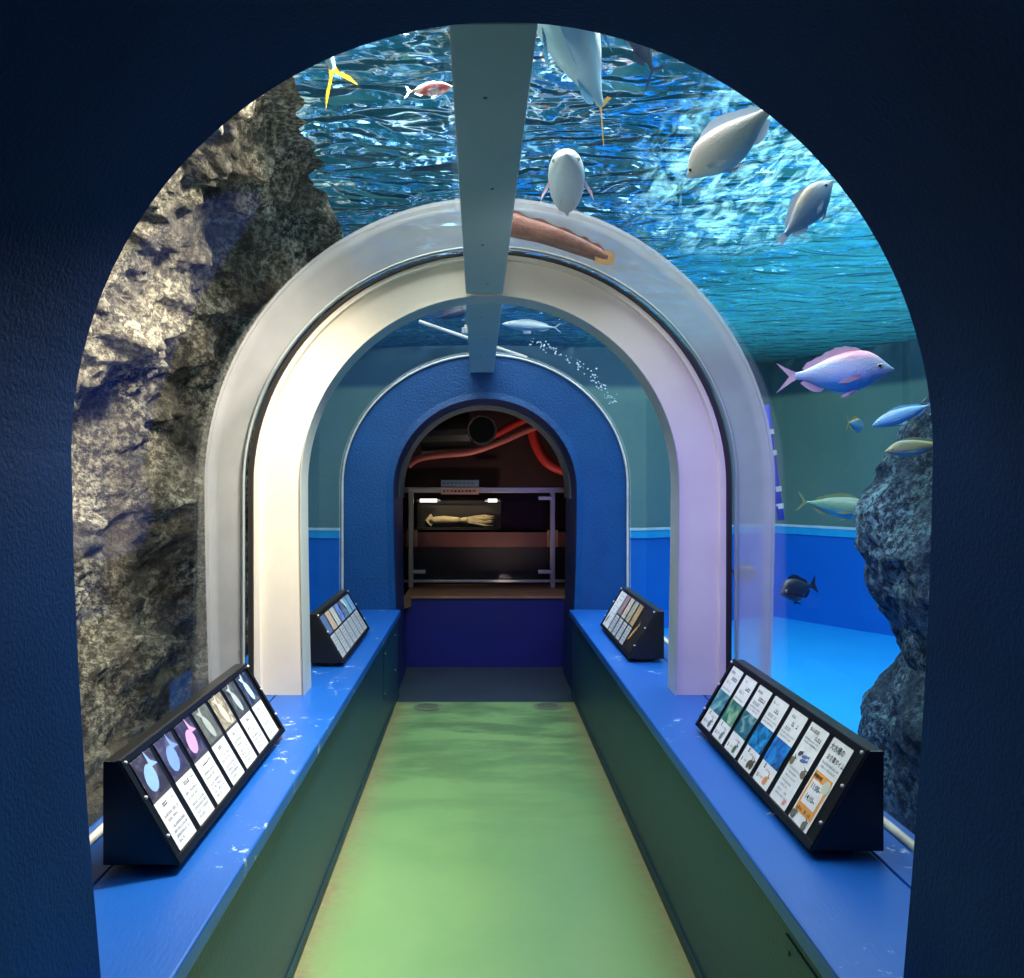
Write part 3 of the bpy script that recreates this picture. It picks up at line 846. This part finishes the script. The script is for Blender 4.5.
fish('reef_fish', 'olive yellow fish in front of the right rock beneath the pale blue one', P(884, 452, 2.95), P(952, 442, 2.9), (0, .2, .95), .14, .07, BREAM, fb_green, fin_g, group=G)
fish('reef_fish', 'tiny fish with curved yellow tail swimming left of the right rock', P(864, 427, 4.3), P(846, 422, 4.2), (0, .1, 1), .2, .09, BREAM, fb_blue, fin_y, fin_y, group=G, fork=.8, tailh=1.3)
fish('reef_fish', 'long teal fish just above the pale waterline, nosing behind the right rock', P(880, 512, 5.0), P(796, 501, 5.3), (0, .1, 1), .13, .07, JACK, fb_teal, fin_g, group=G, fork=.7, tailh=1.0)
fish('black_fish', 'dark rounded fish against the blue wall right of the white arch', P(780, 594, 4.5), P(817, 584, 4.6), (0, .1, 1), .25, .11, BREAM, fb_dark, fin_d, group=G, fork=.3, tailh=.8)
fish('black_fish', 'dim dark fish seen through the clear flange right of the white arch', P(758, 577, 5.2), P(727, 570, 5.3), (0, .1, 1), .30, .11, BREAM, fb_dark, fin_d, group=G, fork=.3, tailh=.7)
fish('slim_fish', 'slim silver fish above the blue portal right of the rear beam', P(502, 324, 6.7), P(562, 328, 6.8), (0, .1, 1), .085, .06, JACK, fb_silver, fin_p, group=G, fork=.8)
fish('slim_fish', 'grey fish above the blue portal partly behind the rear beam', P(478, 306, 6.9), P(431, 320, 6.9), (0, .1, 1), .12, .07, JACK, fb_dark, fin_d, group=G, fork=.9)

# eel resting above the arch
pts = spline([P(498, 217, 3.70), P(516, 226, 3.70), P(545, 234, 3.70), (P(575, 245, 3.71)), P(592, 252, 3.72), P(606, 259, 3.73)], 6)
r = thing('eel', 'reddish brown eel-like fish lying across the top of the white arch beside the beam', 'fish', pts[len(pts)//2])
nn = len(pts)
b = MB(); b.tube(pts, [max(.008, .052*(1-.55*(i/nn))*min(1, .4+i*.12)) for i in range(nn)], 14)
b.build('body', M['eel'], r, r.location, smooth=True)
b = MB(); A = [p+V((0, -.005, .02*(1-i/nn)+.012)) for i, p in enumerate(pts)]; B = [p+V((.01, -.01, .058*(1-.5*i/nn)+.006*math.sin(i*1.3))) for i, p in enumerate(pts)]
b.strip(A, B); b.build('dorsal_fin', M['eel'], r, r.location)
e = pts[-1]; b = MB()
b.add([e+V((-.05, -.03, .03)), e+V((-.05, -.03, -.03)), e+V((.025, -.02, -.03)), e+V((.035, -.02, .0)), e+V((.02, -.02, .03))], [(0, 1, 2, 3, 4)]); b.build('tail_fin', M['eeltip'], r, r.location)

# pole with bands, pipes, floats and bubbles
r = thing('marker_pole', 'dark blue upright pole with white bands standing in the tank right of the arch', 'pole', P(776, 535, 7.5))
b = MB(); b.tube([P(766, 405, 7.5), P(771, 450, 7.5), P(781, 520, 7.5)], .03, 10); b.build('pole', M['bluepole'], r, r.location, smooth=True)
for py in (432, 453, 489, 506):
    px = 766+15*(py-405)/115
    b = MB(); b.tube([P(px, py-2.5, 7.5), P(px+.8, py+2.5, 7.5)], .034, 10); b.build('band', M['seal'], r, r.location)
b = MB(); b.tube([P(419, 321.5, 7.4), P(470, 339, 7.4), P(527, 358, 7.4)], .016, 8); o = b.build('water_pipe', M['seal'], origin=P(470, 339, 7.4)); tag(o, 'thin white slanting pipe above the blue portal', 'pipe')
for px in (465.5, 527):
    c = P(px, 331, 7.2); b = MB(); b.box((c.x-.03, c.y-.03, c.z-.026), (c.x+.03, c.y+.03, c.z+.026)); b.box((c.x-.01, c.y-.01, c.z+.02), (c.x+.01, c.y+.01, c.z+.05))
    o = b.build('float_block', M['cream'], origin=c, bevel=.006); tag(o, 'small white block float above the portal, ' + ('left of' if px < 500 else 'right of') + ' the rear beam', 'float', 'white floats')
b = MB()
for k in range(110):
    t = random.random(); a = math.radians(73-40*t); rr = 1.075+random.gauss(0, .018)
    b.ball((rr*math.cos(a), 6.25+random.uniform(-.1, .12), 1.5+rr*math.sin(a)*.965), random.uniform(.003, .008), 6)
o = b.build('air_bubbles', M['bubble'], smooth=True); tag(o, 'trail of tiny air bubbles along the right shoulder of the blue portal', 'bubbles', kind='stuff')

# ------------------------------------------------------------------ information panels
def text_mesh(body, size):
    cu = bpy.data.curves.new('t', 'FONT'); cu.body = body; cu.size = size; cu.resolution_u = 2; cu.offset = size*.008
    ob = bpy.data.objects.new('t', cu); col.objects.link(ob)
    dg = bpy.context.evaluated_depsgraph_get()
    me = bpy.data.meshes.new_from_object(ob.evaluated_get(dg))
    vs = [v.co.copy() for v in me.vertices]; fs = [list(p.vertices) for p in me.polygons]
    bpy.data.objects.remove(ob); bpy.data.curves.remove(cu); bpy.data.meshes.remove(me)
    return vs, fs
PH = .237; PTX = .138; SL = math.hypot(PH, PTX)
class Card:
    def __init__(s, O, U, Vv, Nn): s.O, s.U, s.V, s.N = O, U, Vv, Nn
    def q(s, u, v, d=0): return s.O+s.U*u+s.V*v+s.N*d
    def rect(s, b, u0, v0, u1, v1, d, mat): b.add([s.q(u0, v0, d), s.q(u1, v0, d), s.q(u1, v1, d), s.q(u0, v1, d)], [(0, 1, 2, 3)], mat)
    def poly(s, b, pts, d, mat): b.add([s.q(u, v, d) for u, v in pts], [list(range(len(pts)))], mat)
    def lines(s, b, u0, u1, v, h, mat, d=.0012, gap=.35):
        u = u0
        while u < u1:
            w = h*random.uniform(.5, .95)
            k = random.randint(0, 2)
            if random.random() > gap*.3:
                s.rect(b, u, v, min(u+w, u1), v+h*.22, d, mat)
                if k: s.rect(b, u, v+h*.55, min(u+w, u1), v+h*.75, d, mat)
                s.rect(b, u+w*.35, v, u+w*.55, v+h*.95, d, mat)
            u += w+h*.22
    def text(s, b, body, u, v, size, mat, d=.0012):
        vs, fs = text_mesh(body, size)
        b.add([s.q(u+p.x, v+p.y, d) for p in vs], fs, mat)
    def fish(s, b, cu, cv, l, h, ang, mat, mat2=None, d=.0014):
        ca, sa = math.cos(ang), math.sin(ang)
        T = lambda x, y: (cu+x*ca-y*sa, cv+x*sa+y*ca)
        body = [T(l*.5*math.cos(k*PI/8)-.05*l, h*.5*math.sin(k*PI/8)) for k in range(16)]
        s.poly(b, body, d, mat)
        s.poly(b, [T(l*.40, h*.08), T(l*.78, h*.55), T(l*.66, 0), T(l*.78, -h*.55), T(l*.40, -h*.08)], d, mat2 or mat)

def panel(label, sgn, y0, y1, xf, cards, mg=(.05, .05), cw=.116, cardfn=None):
    zb = LZ+.02
    root = thing('info_panel', label, 'information panel', (sgn*(xf+.08), (y0+y1)/2, LZ), 'information panels on the ledges')
    o = root.location.copy()
    S = lambda x: sgn*x
    sec = [(xf, zb), (xf+.173, zb), (xf+.173, zb+PH), (xf+PTX, zb+PH)]
    b = MB(); b.loft([[V((S(x), y, z)) for x, z in sec] for y in (y0, y1)]); b.build('body', M['black'], root, o, bevel=.0025)
    U = V((0, -sgn, 0)); Vv = V((sgn*PTX, 0, PH))/SL; Nn = U.cross(Vv)
    O = V((S(xf), y1 if sgn > 0 else y0, zb)); L = y1-y0
    C = Card(O, U, Vv, Nn)
    # cover frame: four bars round the cards
    b = MB()
    def bar(u0, v0, u1, v1, h=.006):
        A = [C.q(u0, v0, 0), C.q(u1, v0, 0), C.q(u1, v1, 0), C.q(u0, v1, 0)]; B = [p+Nn*h for p in A]
        b.add(A+B, [(4, 5, 6, 7), (0, 1, 5, 4), (1, 2, 6, 5), (2, 3, 7, 6), (3, 0, 4, 7)])
    bar(0, 0, L, .018); bar(0, SL-.016, L, SL); bar(0, .018, .022, SL-.016); bar(L-.022, .018, L, SL-.016)
    b.build('cover_frame', M['black'], root, o, bevel=.0015)
    b = MB(); b.tube([V((S(xf+PTX), y0, zb+PH+.001)), V((S(xf+PTX), y1, zb+PH+.001))], .0022, 6)
    for y in (y0, y1): b.tube([V((S(xf+PTX), y, zb+PH)), V((S(xf+.002), y, zb+.002))], .0015, 6)
    b.build('edging', M['edge'], root, o)
    for u in (.011, L-.011):
        for v in (SL*.25, SL*.62, SL-.012):
            b = MB(); b.ball(C.q(u, v, .008), .0048, 8); b.build('screw', M['screw'], root, o)
    for yy in (y0+.10, y1-.10):
        b = MB(); xs = sorted((S(xf+.045), S(xf+.12))); b.box((xs[0], yy-.05, LZ), (xs[1], yy+.05, zb)); b.build('foot', M['black'], root, o)
    cardfn(C, root, o, L)
    return root

def card_base(C, root, o, u0, v0, w, h, mat=None):
    b = MB(); C.rect(b, u0, v0, u0+w, v0+h, .002, mat or M['cardw']); return b.build('card', None, root, o, recalc=False)
def sub(C, card, o, name, fn):
    b = MB(); fn(b); ob = b.build(name, None, card, o, recalc=False); return ob

CH = SL-.040
def left_near(C, root, o, L):
    n = 7; pitch = (L-.062)/n; w = pitch-.030
    bg = [((40, 36, 60), (58, 54, 76), (92, 92, 110)), ((44, 44, 74), (62, 62, 96), (98, 98, 130)), ((34, 32, 58), (52, 48, 80), (80, 80, 110)), ((70, 74, 74), (92, 98, 96), (112, 116, 112)), ((70, 64, 54), (150, 142, 126), (208, 202, 190)), ((34, 40, 46), (58, 66, 74), (92, 98, 104)), ((26, 36, 58), (40, 56, 84), (88, 110, 140))]
    fc = [((150, 190, 244), .9), ((128, 164, 236), .9), ((206, 160, 210), 1.), ((168, 176, 176), .5), ((216, 206, 190), .6), ((176, 184, 190), .6), ((190, 220, 246), .7)]
    for k in range(n):
        u = .038+k*pitch; v0 = .020
        card = card_base(C, root, o, u, v0, w, CH)
        pm = mk_photo('fish photo', *bg[k], 34, k*3.1)
        sub(C, card, o, 'photo', lambda b: (C.rect(b, u, v0+CH*.565, u+w, v0+CH, .003, pm), C.rect(b, u, v0+CH*.53, u+w, v0+CH*.565, .003, plain('photo caption band', (70, 70, 78), .5)),
            C.fish(b, u+w*.46, v0+CH*.76, w*.62, w*.42*(1.15 if k < 3 else .8), .75 if k < 3 else 1.9, plain('pictured fish', fc[k][0], .4), None, .0042)))
        def ink(b):
            C.lines(b, u+w*.3, u+w*.5+.012*(k % 3), v0+CH*.44, .0105, M['ink'], .0032)
            C.lines(b, u+w*.72, u+w*.9, v0+CH*.45, .006, M['inkg'], .0032)
            for j, (vv, e) in enumerate(((.345, .85), (.29, .7))): C.lines(b, u+w*.12, u+w*e, v0+CH*vv, .0065, M['inkg'], .0032)
            for j in range(4): C.lines(b, u+w*.16, u+w*(.88 if j < 3 else .5), v0+CH*(.21-.05*j), .0065, M['inkg'], .0032)
        sub(C, card, o, 'lettering', ink)
def right_near(C, root, o, L):
    n = 7; pitch = (L-.062)/n; w = pitch-.030
    bg = [((20, 60, 66), (60, 122, 140), (150, 196, 210)), ((30, 72, 70), (64, 124, 116), (150, 190, 150)), ((18, 48, 60), (46, 104, 124), (140, 180, 186)), ((16, 40, 66), (24, 120, 190), (70, 170, 215)), ((40, 60, 74), (30, 110, 200), (60, 160, 230))]
    for k in range(n):
        u = .034+k*pitch; v0 = .020
        card = card_base(C, root, o, u, v0, w, CH)
        if k < 5:
            pm = mk_photo('tank photo', *bg[k], 24, k*2.3)
            sub(C, card, o, 'photo', lambda b: C.rect(b, u, v0+CH*.27, u+w, v0+CH*.60, .003, pm))
            def ink(b):
                C.lines(b, u+w*.12, u+w*.45, v0+CH*.905, .009, M['ink'], .0032)
                C.lines(b, u+w*.42, u+w*.86, v0+CH*.81, .0135, M['ink'], .0032)
                C.lines(b, u+w*.18, u+w*(.5+.08*(k % 4)), v0+CH*.735, .011, M['inkg'], .0032)
                if k > 1: C.lines(b, u+w*.1, u+w*.9, v0+CH*.685, .0055, M['inkg'], .0032)
                C.lines(b, u+w*.1, u+w*.8, v0+CH*.64, .0055, M['inkg'], .0032)
                C.lines(b, u+w*.25, u+w*.35, v0+CH*.20, .014, M['ink'], .0032)
                C.lines(b, u+w*.12, u+w*.22, v0+CH*.06, .012, M['ink'], .0032)
                C.lines(b, u+w*.45, u+w*.8, v0+CH*.19, .006, M['inkg'], .0032); C.lines(b, u+w*.3, u+w*.5, v0+CH*.08, .006, M['inkg'], .0032)
                dm = plain('printed creature', [(120, 140, 150), (130, 150, 150), (90, 110, 80), (92, 84, 72), (224, 150, 96)][k], .5)
                C.fish(b, u+w*.68, v0+CH*.09, w*.24, w*.2, 1.0, dm, None, .0034)
                if k == 3: C.fish(b, u+w*.86, v0+CH*.10, w*.22, w*.2, 1.3, dm, None, .0034)
            sub(C, card, o, 'lettering', ink)
        elif k == 5:
            def ink(b):
                C.lines(b, u+w*.12, u+w*.7, v0+CH*.91, .010, M['ink'], .0032); C.lines(b, u+w*.55, u+w*.86, v0+CH*.84, .012, M['ink'], .0032)
                C.lines(b, u+w*.1, u+w*.9, v0+CH*.80, .0055, M['inkg'], .0032); C.lines(b, u+w*.1, u+w*.85, v0+CH*.76, .0055, M['inkg'], .0032)
                bl = plain('blue print fish', (90, 120, 180), .5); br = plain('brown print fish', (120, 112, 92), .5); pk = plain('pink print fish', (226, 150, 150), .5)
                C.fish(b, u+w*.3, v0+CH*.62, w*.18, w*.12, .4, plain('grey print fish', (70, 80, 100), .5), None, .0034); C.fish(b, u+w*.58, v0+CH*.62, w*.3, w*.08, .2, bl, None, .0034); C.fish(b, u+w*.6, v0+CH*.57, w*.3, w*.08, .2, bl, None, .0034)
                C.fish(b, u+w*.12, v0+CH*.50, w*.2, w*.2, 1.0, br, None, .0034); C.fish(b, u+w*.9, v0+CH*.45, w*.18, w*.26, 1.4, br, None, .0034); C.fish(b, u+w*.78, v0+CH*.07, w*.14, w*.12, .8, pk, None, .0034)
                for vv in (.42, .37, .32, .25, .2, .14, .09): C.lines(b, u+w*.15, u+w*random.uniform(.55, .8), v0+CH*vv, .0055, M['inkg'], .0032)
            sub(C, card, o, 'lettering', ink)
        else:
            def band(b):
                C.rect(b, u+w*.06, v0+CH*.12, u+w*.94, v0+CH*.60, .003, M['orange'])
                C.rect(b, u+w*.15, v0+CH*.22, u+w*.85, v0+CH*.505, .0036, M['cardw'])
                C.poly(b, [(u+w*(.80+.16*math.cos(a*PI/8)), v0+CH*.505+w*.15*math.sin(a*PI/8)) for a in range(16)], .0038, plain('pale drawing', (208, 214, 196), .5))
            sub(C, card, o, 'time_box', band)
            def ink(b):
                C.text(b, '大水槽の', u+w*.08, v0+CH*.875, .0215, M['ink'], .0036)
                C.text(b, 'お食事タイム', u+w*.16, v0+CH*.765, .0175, M['ink'], .0036)
                C.lines(b, u+w*.1, u+w*.92, v0+CH*.70, .0065, M['inkg'], .0032); C.lines(b, u+w*.1, u+w*.92, v0+CH*.65, .0065, M['inkg'], .0032)
                C.text(b, '開催時間', u+w*.10, v0+CH*.528, .0125, M['ink'], .0042)
                C.text(b, '11:00~', u+w*.21, v0+CH*.405, .022, M['ink'], .0042)
                C.text(b, '14:10~', u+w*.21, v0+CH*.275, .022, M['ink'], .0042)
                C.lines(b, u+w*.14, u+w*.84, v0+CH*.145, .009, M['ink'], .0042)
                dm = plain('grey drawing', (110, 112, 100), .5)
                C.fish(b, u+w*.14, v0+CH*.07, w*.2, w*.2, .9, dm, None, .0044); C.fish(b, u+w*.78, v0+CH*.05, w*.18, w*.2, 1.2, dm, None, .0044)
            sub(C, card, o, 'lettering', ink)
def left_far(C, root, o, L):
    n = 7; pitch = (L-.062)/n; w = pitch-.022
    pc = [((70, 100, 150), (96, 120, 170), (60, 80, 110)), ((170, 140, 120), (206, 190, 176), (196, 120, 90)), ((170, 160, 140), (206, 206, 200), (150, 180, 200)), ((80, 110, 190), (110, 140, 216), (150, 170, 220)), ((60, 80, 120), (96, 116, 160), (150, 170, 190)), ((110, 160, 190), (150, 190, 210), (90, 140, 180)), ((90, 140, 200), (130, 176, 226), (90, 130, 200))]
    for k in range(n):
        u = .036+k*pitch; v0 = .020
        card = card_base(C, root, o, u, v0, w, CH*.52, M['cardg'])
        pm = mk_photo('small fish photo', *pc[k], 26, k*1.9)
        sub(C, card, o, 'photo', lambda b: C.rect(b, u, v0+CH*.56, u+w, v0+CH*.98, .003, pm))
        def ink(b):
            for j in range(6): C.lines(b, u+w*.12, u+w*.88, v0+CH*(.43-.07*j), .007, M['inkg'], .0032)
        sub(C, card, o, 'lettering', ink)
        if k == 5:
            sub(C, card, o, 'white_sticker', lambda b: C.poly(b, [(u-.07, v0+CH*1.0), (u-.01, v0+CH*.98), (u+.03, v0+CH*.78), (u-.01, v0+CH*.76)], .0075, M['cardw']))
def right_far(C, root, o, L):
    v0 = .020; u = .034; w = .20
    card = card_base(C, root, o, u, v0, w, CH)
    def ink(b):
        bl = plain('pale blue print', (110, 150, 210), .5)
        for j in range(7): C.lines(b, u+w*random.uniform(.1, .3), u+w*random.uniform(.5, .85), v0+CH*(.88-.1*j), .006, M['inkg'], .0032)
        C.rect(b, u+w*.88, v0+CH*.1, u+w*.94, v0+CH*.6, .0034, bl)
        C.fish(b, u+w*.25, v0+CH*.18, w*.24, w*.16, .8, plain('print dark fish', (90, 110, 130), .5), None, .0034)
    sub(C, card, o, 'lettering', ink)
    pc = [((80, 80, 120), (170, 140, 140), (110, 110, 140)), ((170, 120, 110), (216, 206, 196), (150, 150, 130)), ((80, 100, 110), (190, 180, 160), (110, 150, 150)), ((70, 70, 80), (196, 160, 110), (120, 130, 120))]
    u = .034+w+.026; w2 = .105
    for k in range(4):
        uu = u+k*(w2+.031)
        card = card_base(C, root, o, uu, v0, w2, CH*.44, M['cardg'])
        pm = mk_photo('small reef photo', *pc[k], 22, k*2.7)
        sub(C, card, o, 'photo', lambda b: C.rect(b, uu, v0+CH*.48, uu+w2, v0+CH, .003, pm))
        def ink2(b):
            for j in range(5): C.lines(b, uu+w2*.12, uu+w2*.88, v0+CH*(.36-.07*j), .007, M['inkg'], .0032)
        sub(C, card, o, 'lettering', ink2)
    uu = u+4*(w2+.031)
    card = card_base(C, root, o, uu, v0+.0, L-.03-uu, CH, M['darkboard'])
    tan = plain('tan drawing', (190, 140, 90), .5)
    sub(C, card, o, 'picture', lambda b: (C.fish(b, uu+.05, v0+CH*.38, .10, .035, 1.0, tan, None, .004), C.poly(b, [(uu+.02, v0+CH*.2), (uu+.05, v0+CH*.26), (uu+.105, v0+CH*.62), (uu+.10, v0+CH*.66), (uu+.05, v0+CH*.36)], .0036, tan)))

panel('black sloping panel of fish photo cards on the left ledge nearest the camera', -1, 2.05, 3.17, .732, 7, cardfn=left_near)
panel('black sloping panel of white cards with an orange timetable on the right ledge', 1, 2.13, 3.25, .738, 7, cardfn=right_near)
panel('small looking black panel of fish cards on the left ledge beyond the white arch', -1, 4.38, 5.42, .705, 7, cardfn=left_far)
panel('black panel with one wide white card on the right ledge beyond the white arch', 1, 4.49, 5.55, .706, 7, cardfn=right_far)

# ------------------------------------------------------------------ lights
def area(name, loc, tgt, sx, sy, power, c, spread=PI):
    d = bpy.data.lights.new(name, 'AREA'); d.shape = 'RECTANGLE'; d.size = sx; d.size_y = sy; d.energy = power; d.color = c; d.spread = spread
    o = bpy.data.objects.new(name, d); col.objects.link(o); o.location = loc
    o.rotation_euler = (V(tgt)-V(loc)).to_track_quat('-Z', 'Y').to_euler()
    return o
def point(name, loc, power, c, r=.05):
    d = bpy.data.lights.new(name, 'POINT'); d.energy = power; d.color = c; d.shadow_soft_size = r
    o = bpy.data.objects.new(name, d); col.objects.link(o); o.location = loc
    return o
def spot(name, loc, tgt, power, c, ang=60, blend=.6, r=.1):
    d = bpy.data.lights.new(name, 'SPOT'); d.energy = power; d.color = c; d.spot_size = math.radians(ang); d.spot_blend = blend; d.shadow_soft_size = r
    o = bpy.data.objects.new(name, d); col.objects.link(o); o.location = loc
    o.rotation_euler = (V(tgt)-V(loc)).to_track_quat('-Z', 'Y').to_euler()
    return o
area('tank_light_main', (1.6, 5.6, 4.7), (1.6, 5.6, 0), 5.0, 7.0, 900, (.92, .98, 1))
area('tank_light_left', (-1.4, 3.4, 4.6), (-1.5, 3.4, 0), 2.0, 3.0, 420, (1, .93, .80))
spot('rock_spot', (-.15, 2.9, 2.86), (-1.7, 2.7, 1.2), 420, (1, .91, .76), 120, .8, .1)
area('tank_up_fill', (2.5, 3.6, .15), (1.0, 3.4, 2.6), .8, 1.2, 110, (.75, .92, 1))  # added fill from below for fish undersides and the water surface
area('hall_fill', (-.2, -.6, 2.6), (0, 3.0, .9), .8, .6, 3, (1, .93, .85))
spot('purple_lamp', (.50, 1.75, 2.0), (.98, 3.8, 1.25), 130, (.34, .24, 1), 52, .8, .42)
spot('warm_frame_fill', (-.45, 1.8, 2.1), (-1.0, 3.8, 1.5), 42, (1, .82, .56), 62, .8, .14)  # added warm light on the left of the arch frame, no fixture there
spot('crown_fill', (.2, 1.8, 1.9), (.5, 3.8, 2.45), 26, (1, .88, .74), 44, .9, .14)  # second added warm light, for the frame's upper right
point('blue_passage_lamp', (.5, 6.0, 1.3), 1.5, (.05, .12, 1), .3)
spot('card_fill', (-.35, 2.2, 2.15), (.82, 2.7, .75), 14, (1, .97, .94), 50, .7, .2)  # added to brighten the right panel's white cards
spot('tank_front_fill', (1.75, 1.75, 1.1), (.9, 3.1, 2.6), 140, (1, .97, .9), 60, .8, .12)  # added fish light, hidden behind the front wall
spot('case_lamp', P(455, 470, 8.1), P(458, 522, 8.47), 9, (1, .9, .7), 70, .5, .03)
spot('room_lamp', (.2, 7.6, .60), (.1, 8.5, 2.1), 22, (1, .72, .6), 120, .8, .06)
spot('liner_fill', (0, 6.9, .9), (0, 7.05, 2.1), 8, (1, .93, .9), 110, .9, .08)  # added so the grey liner shows up, stands for no fixture

w = bpy.data.worlds.new('world'); sc.world = w; w.use_nodes = True
w.node_tree.nodes['Background'].inputs[0].default_value = (.10, .22, .36, 1)
w.node_tree.nodes['Background'].inputs[1].default_value = .12

sc.view_settings.view_transform = 'Standard'
sc.view_settings.look = 'None'
sc.view_settings.exposure = 0.12
sc.cycles.max_bounces = 10
sc.cycles.transparent_max_bounces = 24
sc.cycles.glossy_bounces = 4
sc.cycles.diffuse_bounces = 4
sc.cycles.caustics_reflective = False
sc.cycles.caustics_refractive = False
sc.cycles.sample_clamp_indirect = 4
sc.cycles.use_denoising = True
